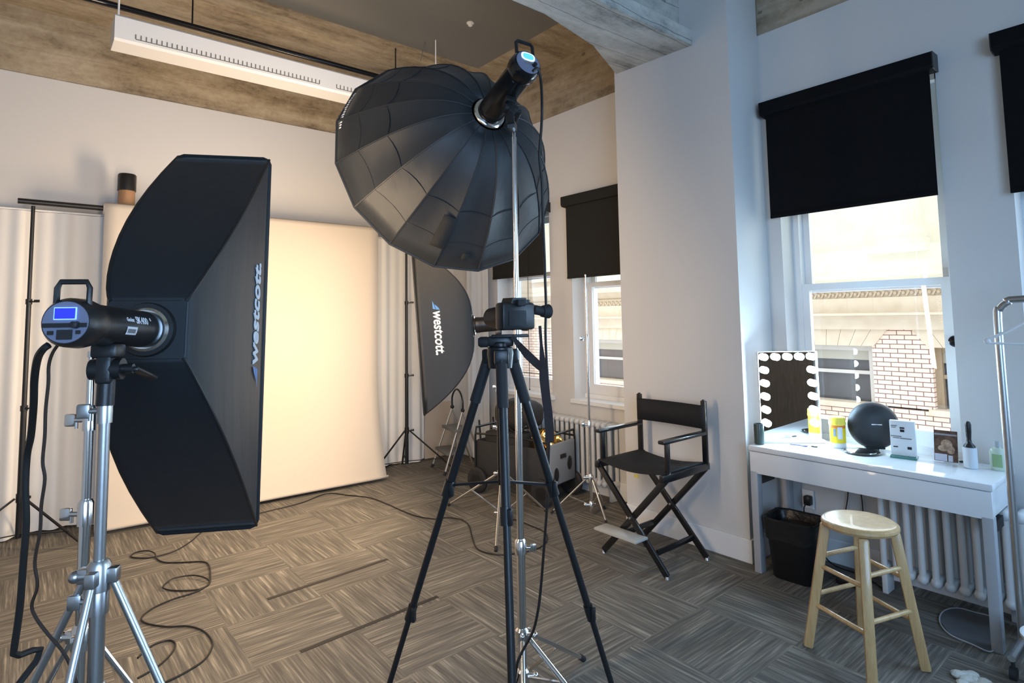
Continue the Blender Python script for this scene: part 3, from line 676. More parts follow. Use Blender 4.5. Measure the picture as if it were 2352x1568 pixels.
F2, yk2 = flash(OC-OA*.004, OA, .37, .062, 'studio flash tilted up at the back of the big round softbox', 'oval', roll=-.1)
px_, py_ = 1.640, 1.955
light_stand((px_, py_), 2.36, .26, .10, [(2.03, 1.985), (1.42, 1.69), (1.74, 1.62)], 'tall chrome stand under the big round softbox, behind the camera tripod', chrome, .0185, (.62, 1.62), knob_dir=(.77, -.64, 0))
br = MB(); br.beam((px_, py_, 2.40), yk2, .03, .03); br.build('stand_adapter', blackp, F2)

# far strip softbox facing the backdrop
M3, A3 = V(2.664, 3.700, 1.512), V(-.80, .60, -.07)
strip_softbox(M3, A3, 0, .19, .615, .40, 'black strip softbox at the far side, lettering reading downward, facing the backdrop', -1, -.20, .12, .082, .5, .45, .09, .085)
F3, yk3 = flash(M3-A3.normalized()*.004, A3, .36, .062, 'studio flash on the far strip softbox, half hidden by the camera', 'rect')
light_stand((yk3.x, yk3.y), yk3.z-.045, .40, .11, [(2.50, 3.24), (2.81, 4.28), (3.30, 3.60)], 'chrome stand under the far strip softbox, behind the tripod legs', chrome, .0165, (.75, 1.05))
q = dep(1378, 900, 4.55); q = fl(1388, 1160)
light_stand((3.50, 3.30), 1.86, .30, .09, [(3.43, 3.08), (3.30, 3.55), (3.70, 3.34)], 'thin bare chrome stand in front of the window left of the pilaster', chrome, .0135, (.72, 1.40))

# ------------------------------------------------------------------ camera on its tripod
TX, TY = dep(1150, 900, 2.05).xy
tp = thing('camera_tripod', (TX, TY, 0), 'black tripod in the centre foreground carrying the camera', 'tripod')
cz = 1.455; ctr = V(TX, TY, cz)
MB().lathe((TX, TY, cz-.06), (0, 0, 1), [(0, .03), (0, .042), (.05, .048), (.07, .045), (.075, .03)], 28).build('shoulder', blackp, tp)
MB().cyl((TX, TY, 1.0), (TX, TY, 1.48), .0145, n=20).build('centre_column', blackm, tp)
lf_ = -rt; lf_.z = 0; lf_.normalize(); fwd = V(fw.x, fw.y, 0).normalized(); HZ = 1.487
k = MB(); k.lathe((TX, TY, cz+.01), (0, 0, 1), [(0, .02), (.0, .026), (.015, .026), (.02, .022)], 24)
k.beam(V(TX, TY, HZ)+lf_*.045, V(TX, TY, HZ)-lf_*.05, .034, .036, fwd, bev=.010); k.beam(V(TX, TY, HZ+.018)+lf_*.03, V(TX, TY, HZ+.018)-lf_*.10, .055, .010, fwd, bev=.003); k.build('tripod_head', blackp, tp)
k = MB(); k.lathe(V(TX, TY, HZ-.002)+lf_*.04, lf_, [(0, .015), (.004, .0185), (.028, .0185), (.036, .013), (.037, 0)], 20); k.build('pan_grip', rubber, tp)
def leg_to(px, py, d, s_):
    ft = dep(px, py, d); top = ctr+V(ft.x-TX, ft.y-TY, 0).normalized()*.045-V(0, 0, .02)
    dirv = (ft-top).normalized(); end = top+dirv*((top.z-.02)/-dirv.z)
    g = MB(); l = (end-top).length
    g.cyl(top, top+dirv*.50, .0155, n=16); lg = g.build('leg', blackm, tp)
    MB().cyl(top+dirv*.49, top+dirv*.99, .0128, n=14).cyl(top+dirv*.98, end, .0105, n=14).build('inner_tube', blackm, lg)
    MB().cyl(top+dirv*.02, top+dirv*.17, .0195, n=18).build('foam_grip', rubber, lg)
    for z in (.50, .99):
        h = MB(); h.cyl(top+dirv*(z-.025), top+dirv*(z+.03), .0205 if z < .6 else .017, n=16); h.box(top+dirv*z-fwd*.02-lf_*.012, (.02, .014, .05), rz=.6, bev=.003); h.build('leg_lock', blackp, lg)
    MB().cyl(end-dirv*.04, end, .014, .017, n=14).build('rubber_foot', rubber, lg)
    MB().box(top, (.034, .05, .05), rz=math.atan2(dirv.y, dirv.x), bev=.008).build('leg_hinge', blackp, lg)
    return top, dirv
LG = [leg_to(895, 1568, 2.18, 0), leg_to(1176, 1568, 1.72, 0), leg_to(1404, 1568, 2.18, 0)]
for (t_, d_) in LG: MB().beam(V(TX, TY, 1.01), t_+d_*.49, .012, .008).build('spreader_arm', blackm, tp)

cmz = 1.511; cb = V(TX, TY, cmz)-lf_*.055
ca = thing('camera', (cb.x, cb.y, cmz), 'black digital camera with a neck strap, mounted on the foreground tripod', 'camera')
# body seen from its back corner: the lens points away from us and to the left
la = (fwd*.80+lf_*.60).normalized(); sd = la.cross(V(0, 0, 1)).normalized(); RM = Matrix((sd, la, V(0, 0, 1))).transposed()
P = lambda x, y, z: cb+sd*x+la*y+V(0, 0, z)
k = MB(); k.box(P(0, 0, .062), (.142, .05, .095), rot=RM, bev=.010); k.box(P(.056, .018, .055), (.034, .04, .09), rot=RM, bev=.012); k.build('body', blackp, ca)
k = MB(); k.prism([P(-.038, -.028, .106), P(.038, -.028, .106), P(.028, -.026, .126), P(-.028, -.026, .126)], la*.06); k.build('prism_hump', blackp, ca)
k = MB(); k.box(P(0, -.034, .108), (.034, .016, .022), rot=RM, bev=.004); k.build('eyepiece', rubber, ca)
k = MB(); k.lathe(P(0, .022, .058), la, [(0, .036), (.03, .036), (.032, .039), (.10, .039), (.102, .036), (.125, .036), (.126, .028)], 28); k.build('lens', blackp, ca)
k = MB(); k.box(P(-.01, -.0262, .056), (.075, .003, .052), rot=RM); k.build('rear_screen', gloss, ca, smooth=False)
k = MB(); k.lathe(P(.05, .0, .108), (0, 0, 1), [(0, .014), (.012, .013), (.0125, 0)], 20); k.build('mode_dial', blackp, ca)
k = MB(); k.cyl(P(.075, -.01, .085), P(.112, -.02, .078), .017, n=16); k.lathe(P(.105, -.02, .078), sd, [(0, .02), (.03, .026), (.034, .02), (.035, 0)], 18); k.build('side_grip', rubber, ca)
sp = MB()
def ribbon(pts, wd, nrm):
    pts = [V(p) for p in pts]; vs = []; n = len(pts)
    for i, p in enumerate(pts):
        d = (pts[min(i+1, n-1)]-pts[max(i-1, 0)]).normalized(); s_ = d.cross(V(nrm)).normalized()*(wd(i/(n-1)) if callable(wd) else wd)*.5; vs += [p-s_, p+s_]
    sp.faces(vs, [(2*i, 2*i+1, 2*i+3, 2*i+2) for i in range(n-1)])
SP = lambda x, y, d=2.0: dep(x, y, d)
ribbon([SP(1240, 748), SP(1243, 790), SP(1246, 830), SP(1249, 870), SP(1254, 910), SP(1259, 950), SP(1262, 985), SP(1262, 1015)], lambda f: .010+.020*min(1, max(0, (f-.15)*4)), fwd)
ribbon([SP(1176, 772, 2.02), SP(1192, 792, 2.02), SP(1212, 815, 2.0), SP(1232, 834, 1.99), SP(1246, 845, 1.98)], lambda f: .012+.016*min(1, f*2), fwd)
strapm = mat('woven_strap', (.022, .014, .014), .75, bumps=(200, .1))
o = sp.build('neck_strap', strapm, ca, smooth=False); o.modifiers.new('s', 'SOLIDIFY').thickness = .003

# ------------------------------------------------------------------ cords
cordm = mat('black_cord', (.012, .011, .010), .5, bumps=(100, .02)); cordb = mat('dark_brown_cord', (.035, .02, .013), .5, bumps=(100, .02))
def cord(pts, r, label, m_=cordm, nm='cable', step=5):
    o = MB().tube(pts, r, 8, step=step).build(nm, m_, loc=pts[0]); return tag(o, label, 'cord')
Z4 = [(1555, 405), (1480, 470), (1380, 535), (1280, 575), (1190, 598), (1100, 607), (1010, 597), (1040, 565), (1130, 550), (1190, 570), (1205, 610), (1270, 640), (1400, 640), (1560, 635), (1610, 665), (1620, 750), (1610, 800), (1540, 845), (1400, 858), (1290, 850), (1255, 825), (1330, 765), (1480, 740), (1580, 760), (1612, 805), (1500, 870), (1340, 920), (1180, 990), (1090, 1065), (1130, 1110), (1290, 1135), (1440, 1130), (1560, 1165), (1630, 1240), (1625, 1310), (1560, 1400), (1400, 1500), (1260, 1568), (1120, 1640)]
Z7 = [(1120, 1192), (1180, 1200), (1280, 1240), (1390, 1290), (1418, 1340), (1400, 1385), (1330, 1430), (1200, 1460), (1050, 1475), (930, 1460), (850, 1420), (815, 1330), (790, 1240), (730, 1195), (620, 1178), (520, 1190), (370, 1165), (250, 1120), (150, 1075), (0, 1020)]
pl = [fl(850+x/3.484, 850+y/3.484, .006) for x, y in Z7]+[fl(800, 1137, .006), fl(750, 1133, .006), fl(690, 1155, .006), fl(585, 1181, .006), fl(500, 1206, .006)]
n4 = len(Z4); pl += [fl(x/3.35, 1100+y/3.35, .006+(.010 if 20 <= i <= 23 or i in (8, 9) else 0)) for i, (x, y) in enumerate(Z4)]
cord(pl, .0045, 'long black cord snaking and looping across the carpet from centre to lower left', nm='extension_cord')
cord([fl(x/3.35, 1100+y/3.35, .005) for x, y in ((1060, 1375), (1090, 1345), (1180, 1275), (1300, 1240), (1350, 1270), (1320, 1340), (1240, 1420), (1160, 1475), (1060, 1530))], .0045, 'short loop of black cord on the carpet at the bottom left')
cord([dep(*p) for p in ((112, 792, 1.07), (98, 803, 1.07), (86, 825, 1.09), (79, 870, 1.12), (77, 930, 1.15), (71, 1000, 1.18), (62, 1045, 1.2), (58, 1120, 1.2), (60, 1200, 1.2), (53, 1300, 1.2), (45, 1400, 1.2), (31, 1500, 1.2), (20, 1600, 1.2))]+[V(-.65, 1.25, .3), V(-.62, 1.3, .02), V(-.5, 1.5, .012)], .0065, 'thick black cable hanging from the left foreground flash')
cord([dep(x, y, 1.16) for x, y in ((133, 792), (120, 812), (112, 840), (111, 880), (105, 940), (103, 1000), (98, 1060), (103, 1100), (95, 1160), (92, 1220), (80, 1290), (86, 1345), (73, 1390), (85, 1422), (112, 1458), (140, 1490), (160, 1525), (185, 1600))], .003, 'thin dark brown cord hanging from the left foreground flash', cordb)
cord([dep(1224, 163, 2.22), dep(1236, 158, 2.24), dep(1243, 190, 2.3)]+[dep(x, y, 2.36) for x, y in ((1245, 250), (1243, 300), (1239, 360), (1245, 420), (1247, 500), (1251, 600), (1252, 640), (1254, 700), (1253, 760), (1255, 820), (1260, 900), (1263, 960), (1260, 1050), (1257, 1150), (1250, 1250), (1243, 1340), (1236, 1400), (1224, 1450), (1200, 1495), (1187, 1530))]+[fl(1185, 1600, .006), fl(1230, 1700, .006)], .0055, 'black cable hanging from the round softbox flash down past the tripod')

# ------------------------------------------------------------------ director's chair
ch = thing('director_chair', (3.22, 2.49, 0), 'tall black folding director chair with canvas back standing before the pilaster', 'chair')
blackw = mat('black_painted_wood', (.010, .010, .011), .28, bumps=(60, .03), coat=.2)
xf, xb, ya, yb_ = 3.02, 3.44, 2.235, 2.755                               # front, back, near side, far side
for x in (xf, xb):
    for (y0, y1, dx) in ((ya, yb_, -.011), (yb_, ya, .011)):
        L = MB().beam((x+dx, y0, .018), (x+dx, y1, .575), .020, .040, (1, 0, 0), bev=.004).build('leg', blackw, ch)
        MB().lathe((x+dx, y0, .0), (0, 0, 1), [(0, .014), (.004, .016), (.02, .012)], 14).build('glide', chrome, L)['label'] = 'shiny metal glide'
    k = MB(); k.cyl((x-.03, (ya+yb_)/2, .297), (x+.03, (ya+yb_)/2, .297), .008, n=12); k.build('pivot_bolt', chrome, ch)
for y in (ya, yb_):
    s = 1 if y > 2.5 else -1
    MB().box(((xf+xb)/2, y, .585), (.50, .034, .045), bev=.006).build('seat_rail', blackw, ch)
    MB().box((xb+.015, y+s*.002, .80), (.022, .036, .41), bev=.004).build('back_post', blackw, ch)
    MB().box((xb+.015, y+s*.002, .995), (.014, .018, .035), bev=.004).build('post_tip', blackw, ch)
    MB().box((xf+.03, y, .70), (.034, .022, .20), bev=.004).build('arm_post', blackw, ch)
    MB().box(((xf+xb)/2-.012, y, .800), (.455, .050, .022), bev=.006).build('armrest', blackw, ch)
for z, y0 in ((.12, ya+.095), (.14, yb_-.11)):
    MB().beam((xf+.02, y0, z), (xb-.02, y0, z), .016, .036, (0, 1, 0), bev=.004).build('stretcher', blackw, ch)
k = MB(); n = 12; vs = []
for i in range(n+1):
    f = i/n; y = ya+.0+(yb_-ya)*f; z = .615-.028*math.sin(PI*f); vs += [(xf-.02, y, z), (xb+.005, y, z), ]
k.faces(vs, [(2*i, 2*i+1, 2*i+3, 2*i+2) for i in range(n)]); o = k.build('seat', canvas, ch); o.modifiers.new('s', 'SOLIDIFY').thickness = .006
k = MB(); vs = []
for i in range(n+1):
    f = i/n; y = ya-.012+(yb_-ya+.024)*f; x = xb+.003+.02*math.sin(PI*f); vs += [(x, y, .825), (x, y, .975)]
k.faces(vs, [(2*i, 2*i+1, 2*i+3, 2*i+2) for i in range(n)]); o = k.build('backrest', canvas, ch); o.modifiers.new('s', 'SOLIDIFY').thickness = .008
fr = MB(); fr.box((xf-.075, 2.535, .205), (.12, .34, .016), bev=.004); fr = fr.build('footrest', mat('footrest_painted_sheen', (.42, .42, .40), .3, bumps=(60, .03)), ch); fr['label'] = 'footrest board with its sheen painted pale grey'  # light reflected by the glossy board is painted in as pale grey
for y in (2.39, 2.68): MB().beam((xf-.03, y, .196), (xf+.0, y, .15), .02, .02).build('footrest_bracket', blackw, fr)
MB().box((xf-.022, ya+.20, .566), (.004, .03, .02)).build('tag', mat('yellow_tag', (.5, .42, .08), .6, bumps=(50, .02)), ch)
MB().beam((xf+.02, ya+.04, .55), (xb-.02, ya+.04, .55), .018, .018).build('cross_bar', blackw, ch)

# ------------------------------------------------------------------ vanity table
TZ = .757; tx0, tx1, ty0, ty1 = 3.495, 3.955, .757, 1.958
vt = thing('vanity_table', (3.7, 1.36, 0), 'glossy white vanity table under the window by the pilaster', 'table')
MB().b2((tx0, ty0, TZ-.032), (tx1, ty1, TZ), bev=.004).build('tabletop', lacquer, vt)
MB().b2((tx0+.004, ty0+.006, TZ-.165), (tx0+.024, ty1-.006, TZ-.036), bev=.002).build('drawer_front', lacquer, vt)
MB().b2((tx0+.024, ty0+.01, TZ-.155), (tx1-.01, ty1-.01, TZ-.033)).build('drawer_box', lacquer, vt, smooth=False)
vleg = mat('silver_grey_leg', (.40, .41, .43), .35, bumps=(60, .02))
for y in (ty0+.028, ty1-.028):
    for x in (tx0+.03, tx1-.03): MB().b2((x-.028, y-.022, 0), (x+.028, y+.022, TZ-.155), bev=.003).build('leg', vleg, vt)
    MB().b2((tx0+.03, y-.012, TZ-.24), (3.73, y+.012, TZ-.19)).build('side_rail', blackm, vt, smooth=False)

# lighted mirror
p0, p1 = V(3.640, 1.946, TZ), V(3.905, 1.690, TZ); ed = (p1-p0); mw = ed.length; ed.normalize(); nr_ = V(-ed.y, ed.x, 0)*-1
nr_ = V(0, 0, 1).cross(ed); nr_ = nr_ if nr_.x < 0 else -nr_
mr = thing('vanity_mirror', (p0+p1)/2, 'frameless vanity mirror ringed with glowing round bulbs on the white table', 'mirror')
MQ = lambda x, y, h=0: p0+ed*x+V(0, 0, y)+nr_*h
RMm = Matrix((ed, nr_, V(0, 0, 1))).transposed(); mh = .545
MB().box(MQ(mw/2, .009, -.01), (mw+.02, .11, .018), rot=RMm, bev=.006).build('base', whitep, mr)
MB().box(MQ(mw/2, .022+mh/2, -.015), (mw, .024, mh), rot=RMm, bev=.004).build('back_panel', whitep, mr)
MB().box(MQ(mw/2, .022+mh/2, -.0015), (mw-.008, .003, mh-.008), rot=RMm).build('mirror_glass', mirror_m, mr, smooth=False)
k = MB()
for a, b, c, d in ((0, mw, .020, .024), (0, mw, mh+.018, mh+.022), (0, .004, .02, mh+.022), (mw-.004, mw, .02, mh+.022)): k.box(MQ((a+b)/2, (c+d)/2, .001), (b-a, .006, d-c), rot=RMm)
k.build('edge_strip', whitep, mr, smooth=False)
bulbm = mat('bulb_glow', (1, 1, 1), .3, emit=(.52, .78, 1), es=85)
bp = [(mw*(i+.5)/5, mh-.012) for i in range(5)]+[(x, mh-.012-.083*(j+1)) for j in range(5) for x in (mw*.1, mw*.9)]
for x, y in bp:
    k = MB(); k.lathe(MQ(x, y, .0), nr_, [(0, .012), (.008, .012), (.010, .0175), (.018, .022), (.028, .0215), (.036, .015), (.040, 0)], 16); k.build('bulb', bulbm, mr)

def can(nm, c, r, h, m1, label, cat):
    return tag(MB().lathe(c, (0, 0, 1), [(0, r*.92), (.003, r), (h-.004, r), (h, r*.96), (h, r*.86), (h-.03, r*.84), (h-.031, 0)], 28).build(nm, m1, loc=c), label, cat)
can('tumbler', V(3.575, 1.925, TZ), .030, .125, mat('dark_green_grey_cup', (.05, .07, .065), .3, bumps=(20, .02)), 'dark grey tumbler at the left end of the white table', 'tumbler')
yel = mat('yellow_tub', (.86, .62, .02), .35, bumps=(30, .01)); ora = mat('orange_band', (.75, .22, .03), .4, bumps=(30, .01)); yl2 = mat('pale_yellow_lid', (.88, .70, .08), .35, bumps=(30, .01))
pc = fl(1925, 1012, TZ); pc = V(3.82, pc.y/pc.x*3.82, TZ)
ct = thing('wipes_canister', pc, 'yellow cleaning wipes canister between the mirror and the round speaker', 'canister')
MB().lathe(pc, (0, 0, 1), [(0, .040), (.004, .044), (.030, .044), (.0301, .043)], 32).build('base', whitep, ct)
MB().lathe(pc+V(0, 0, .03), (0, 0, 1), [(0, .0435), (.105, .0435)], 32).build('body', yel, ct)
MB().lathe(pc+V(0, 0, .118), (0, 0, 1), [(0, .0438), (.017, .0438)], 32).build('band', ora, ct)
MB().lathe(pc+V(0, 0, .135), (0, 0, 1), [(0, .044), (.003, .047), (.012, .047), (.016, .045), (.042, .045), (.047, .041), (.048, 0)], 32).build('lid', yl2, ct)
k = MB(); va = math.atan2(-pc.y, -pc.x); vs = []
for j in range(9):
    a = va+.0+.62*j/8; vs += [pc+V(.0441*math.cos(a), .0441*math.sin(a), .055), pc+V(.0441*math.cos(a), .0441*math.sin(a), .125)]
k.faces(vs, [(2*j, 2*j+1, 2*j+3, 2*j+2) for j in range(8)]); k.build('label_patch', mat('label_white', (.72, .74, .78), .5, bumps=(30, .01)), ct)
k = MB(); 
for j in range(3):
    a = va-.55+.14*j; k.faces([pc+V(.0442*math.cos(b), .0442*math.sin(b), z) for b, z in ((a, .07), (a+.08, .07), (a+.11, .115), (a+.03, .115))], [(0, 1, 2, 3)])
k.build('print', bluemark, ct, smooth=False)
# round speaker
spc = V(3.935, 1.40, TZ+.002); vd = (V(0, 0, 0)-V(spc.x, spc.y, 0)).normalized()
spk = thing('speaker', spc, 'big round black cloth-covered speaker in front of the window', 'speaker')
clothm = fabric('speaker_cloth', (.022, .026, .031), .15)
ang = math.atan2(vd.y, vd.x)+.25; D_ = V(math.cos(ang), math.sin(ang), 0); S_ = V(-D_.y, D_.x, 0); R_ = .138
k = MB(); k.lathe(spc+V(0, 0, R_-.004), D_, [(-.06, 0), (-.058, .06), (-.045, .10), (-.02, .13), (.0, R_), (.02, .134), (.045, .115), (.065, .07), (.072, .03), (.073, 0)], 48, cap=False)
k.build('body', clothm, spk, angle=80)
MB().box(spc+V(0, 0, .006), (.10, .06, .012), rz=ang+PI/2, bev=.004).build('foot', rubber, spk)
MB().box(spc+D_*.0705+V(0, 0, R_+.012)-S_*.0, (.004, .055, .006), rz=ang, bev=.001).build('badge', lettering, spk, smooth=False)['label'] = 'thin silver name badge'
# dish on the table
dc = V(3.76, 1.405, TZ); k = MB(); k.lathe(dc, (0, 0, 1), [(0, .085), (.004, .092), (.008, .094), (.011, .091), (.010, .082), (.008, .0)], 40)
dk = tag(k.build('tray', mat('dark_rim_tray', (.04, .045, .04), .25, bumps=(10, .02)), loc=dc), 'round black-rimmed compact tray lying in front of the speaker', 'tray')
MB().lathe(dc+V(0, 0, .0095), (0, 0, 1), [(0, .074), (.002, .073), (.002, 0)], 36).build('mirror_disc', mirror_m, dk)
# card holder
cc = V(3.80, 1.205, TZ); ca2 = .42; Rz = Matrix.Rotation(ca2, 3, 'Z')
cardw = mat('printed_card', (.70, .74, .76), .45, bumps=(30, .01))
hd = thing('sign_holder', cc, 'clear acrylic holder with a pale grey printed card between speaker and photo card', 'sign holder')
MB().box(cc+V(0, 0, .006), (.075, .125, .012), rz=ca2-.25, bev=.002).build('base', mat('green_edge_acrylic', (.10, .30, .26), .12, bumps=(10, .01), trans=.35), hd)
HB = lambda x, y, z: cc+Matrix.Rotation(ca2-.25, 3, 'Z') @ V(x, y, z)
cardo = MB().box(cc+V(0, 0, .108), (.03, .118, .19), rz=ca2-.25, bev=.002).build('card', cardw, hd)
k = MB()
for yy, zz, w_, h_ in ((.0, .165, .022, .008), (.0, .15, .020, .014), (.035, .06, .022, .006), (-.030, .058, .020, .014)): k.box(HB(-.0165, yy*1., zz), (.001, w_, h_), rz=ca2-.25, bev=0)
k.build('dark_print', blackp, cardo, smooth=False); k = MB()
for yy, zz, w_, h_ in ((.038, .175, .028, .005), (.040, .166, .022, .004), (.03, .118, .05, .005), (-.015, .108, .055, .005), (.03, .109, .03, .004)): k.box(HB(-.0165, yy, zz), (.001, w_, h_), rz=ca2-.25)
k.build('grey_print', greym, cardo, smooth=False)
# photo card
fc = V(3.855, 1.025, TZ); fa = -.02
pcard = thing('photo_card', fc, 'glossy brown photo card propped on the table left of the black-handled brush', 'card')
tl = Matrix.Rotation(.17, 3, 'Y'); rzp = Matrix.Rotation(fa+.10, 3, 'Z'); RP = rzp @ tl
FP = lambda x, y, z: fc+RP @ V(x, y, z)
MB().box(FP(0, 0, .083), (.003, .105, .162), rot=RP).build('card', mat('dark_photo', (.08, .05, .04), .25, bumps=(30, .01), var=(45, (.05, .03, .025), (.16, .09, .06))), pcard, smooth=False)
k = MB()
for x0, x1, z0, z1, mi in ((-.05, .05, .138, .147, 0),): k.b2((-.0022, x0, z0), (-.0016, x1, z1))
for v in k.bm.verts: v.co = FP(*v.co)
k.build('title_strip', mat('muted_strip', (.30, .28, .30), .4, bumps=(30, .01)), pcard, smooth=False)
k = MB()
for c0, r_, sc in ((( -.004, .092), .026, (.03, 1, 1.0)), ((.012, .07), .020, (.03, 1.2, .8)), ((-.022, .064), .018, (.03, 1, 1.2))): k.ball((-.002, c0[0], c0[1]), r_, sc, 14)
for v in k.bm.verts: v.co = FP(*v.co)
k.build('portrait', mat('tan_photo', (.42, .27, .17), .3, bumps=(30, .02), var=(60, (.20, .12, .08), (.55, .38, .26))), pcard)
k = MB(); k.b2((-.0022, -.005, .004), (-.0016, .05, .040)); k.b2((-.0022, -.03, .004), (-.0016, -.010, .036))
for v in k.bm.verts: v.co = FP(*v.co)
k.build('caption_block', mat('caption_white', (.6, .6, .68), .35, bumps=(30, .01)), pcard, smooth=False)
MB().beam(FP(.004, 0, .10), fc+V(.05, 0, .003), .05, .002, (0, 1, 0)).build('easel_back', cardm, pcard, smooth=False)
# lint roller, bottle
bc = V(3.80, .905, TZ); bcx = thing('lint_roller', bc, 'white lint roller standing upright with a black handle', 'lint roller')
MB().lathe(bc, (0, 0, 1), [(0, .026), (.002, .031), (.104, .031), (.106, .02), (.106, 0)], 28).build('roll', mat('roll_sheet', (.66, .70, .74), .6, bumps=(30, .01)), bcx)
MB().lathe(bc+V(0, 0, .106), (0, 0, 1), [(0, .026), (.008, .024), (.022, .012), (.04, .010), (.08, .013), (.115, .014), (.128, .010), (.132, 0)], 20).build('handle', blackp, bcx)
lc = V(3.845, .800, TZ); bt = thing('lotion_bottle', lc, 'pale green lotion bottle at the right end of the white table', 'bottle')
lm = mat('pale_green_plastic', (.66, .76, .62), .3, bumps=(10, .01), trans=.15); lgm = mat('green_label', (.30, .46, .22), .5, bumps=(30, .01))
k = MB(); k.lathe((0, 0, 0), (0, 0, 1), [(0, .026), (.004, .030), (.09, .030), (.105, .024), (.112, .012), (.116, .012)], 28)
for v in k.bm.verts: v.co = lc+V(v.co.x*.8, v.co.y*1.15, v.co.z)
k.build('body', lm, bt); MB().lathe(lc+V(0, 0, .114), (0, 0, 1), [(0, .013), (.03, .012), (.032, .009), (.0321, 0)], 20).build('cap', mat('grey_cap', (.42, .45, .45), .3, bumps=(20, .01)), bt)
k = MB(); vs = []
for j in range(9):
    a = PI-.62+1.24*j/8; vs += [lc+V(.0248*math.cos(a), .0352*math.sin(a), .018), lc+V(.0248*math.cos(a), .0352*math.sin(a), .082)]
k.faces(vs, [(2*j, 2*j+1, 2*j+3, 2*j+2) for j in range(8)]); k.build('label_patch', lgm, bt)
# little things on the table
pq = V(3.68, 1.735, TZ+.004); k = MB(); k.beam(pq+V(-.0, .05, 0), pq+V(.02, -.02, 0), .006, .006); k.ball(pq+V(.022, -.03, .002), .018, (1, 1.2, .35), 12)
tag(k.build('hair_clip', mat('purple_plastic', (.22, .20, .55), .3, bumps=(20, .01)), loc=pq), 'small purple hair clip lying before the lighted mirror', 'hair clip')
pq = V(3.72, 1.655, TZ+.004); tag(MB().box(pq, (.012, .035, .008), rz=.3, bev=.003).build('hair_pin', blackp, loc=pq), 'tiny black hair pin lying between the mirror and the canister', 'hair pin')
pq = V(3.90, .965, TZ+.005); tag(MB().box(pq, (.016, .03, .010), rz=.3, bev=.004).build('eraser', blackp, loc=pq), 'tiny black piece lying behind the photo card', 'eraser')

# ------------------------------------------------------------------ stool
sc_ = V(3.02, 1.158, 0); st = thing('wooden_stool', sc_, 'round pale wooden stool in front of the vanity table', 'stool')
SHT = .61; SR = .160
MB().lathe(sc_+V(0, 0, SHT-.036), (0, 0, 1), [(0, SR*.86), (.004, SR*.95), (.016, SR), (.026, SR*.99), (.034, SR*.93), (.036, SR*.86), (.0345, SR*.5), (.034, 0)], 56).build('seat', pine, st)
LP = {}
feet = [(2.915, 1.375), (2.785, 1.055), (3.105, .955), (3.255, 1.265)]
fcen = V(sum(f[0] for f in feet)/4, sum(f[1] for f in feet)/4, 0)
for i, (x, y) in enumerate(feet):
    d = V(x-fcen.x, y-fcen.y, 0); b = V(x, y, 0); t = V(sc_.x, sc_.y, SHT-.034)+d*.60; LP[i] = (b, t)
    k = MB(); k.beam(b, t, .042, .042, V(d.y, -d.x, 0), bev=.009)
    k.build('leg', pine, st)
for z, offs in ((.20, (0, .045)), (.38, (.0, .045))):
    for i in range(4):
        j = (i+1) % 4; zz = z+offs[i % 2]
        a = LP[i][0].lerp(LP[i][1], zz/(SHT-.034)); b = LP[j][0].lerp(LP[j][1], zz/(SHT-.034))
        MB().cyl(a, b, .0105, n=14).build('rung', pine, st)

# ------------------------------------------------------------------ bin, radiators, plug, small floor things
tcx = V(3.61, 1.745, 0); tb = thing('waste_bin', tcx, 'black waste bin with a bag liner under the left end of the vanity table', 'waste bin')
binm = mat('black_bin_plastic', (.010, .010, .011), .45, bumps=(30, .02)); linerm = mat('black_bin_liner', (.016, .016, .017), .3, bumps=(25, .5))
k = MB(); vs = []; fs = []; rzb = Matrix.Rotation(.05, 3, 'Z')
lev = [(.0, .092, .108), (.01, .098, .115), (.33, .122, .142), (.335, .128, .150)]
def rr_(hx, hy, n=28, e=.35):
    o = []
    for i in range(n): a = 2*PI*i/n; c, s = math.cos(a), math.sin(a); o.append(V(hx*math.copysign(abs(c)**e, c), hy*math.copysign(abs(s)**e, s), 0))
    return o
def loft(mb, levels, c, rz, n=28, e=.35, cap=(1, 0)):
    vs = []; fs = []; R = Matrix.Rotation(rz, 3, 'Z')
    for z, hx, hy in levels: vs += [V(c)+R @ (p+V(0, 0, z)) for p in rr_(hx, hy, n, e)]
    for j in range(len(levels)-1):
        for i in range(n): fs.append((j*n+i, j*n+(i+1) % n, (j+1)*n+(i+1) % n, (j+1)*n+i))
    if cap[0]: fs.append(tuple(range(n-1, -1, -1)))
    if cap[1]: fs.append(tuple((len(levels)-1)*n+i for i in range(n)))
    return mb.faces(vs, fs)
loft(k, lev+[(.33, .12, .14), (.02, .09, .10)], tcx, .05); k.build('bucket', binm, tb)
k = MB(); loft(k, [(.235, .127, .147), (.27, .131, .150), (.345, .136, .157), (.352, .13, .15), (.345, .118, .138), (.25, .10, .12)], tcx, .05, 40, .4, (0, 0))
for v in k.bm.verts: v.co += V(noise.noise(v.co*23)*.008, noise.noise(v.co*23+V(9, 0, 0))*.008, (noise.noise(v.co*14)*.022 if v.co.z < .30 else .004*noise.noise(v.co*30)))
k.build('bag_liner', linerm, tb, angle=25)
k = MB(); k.lathe(V(tcx.x, tcx.y, .30), (0, 0, 1), [(0, .11), (.002, 0)], 20); k.build('bag_inside', linerm, tb)

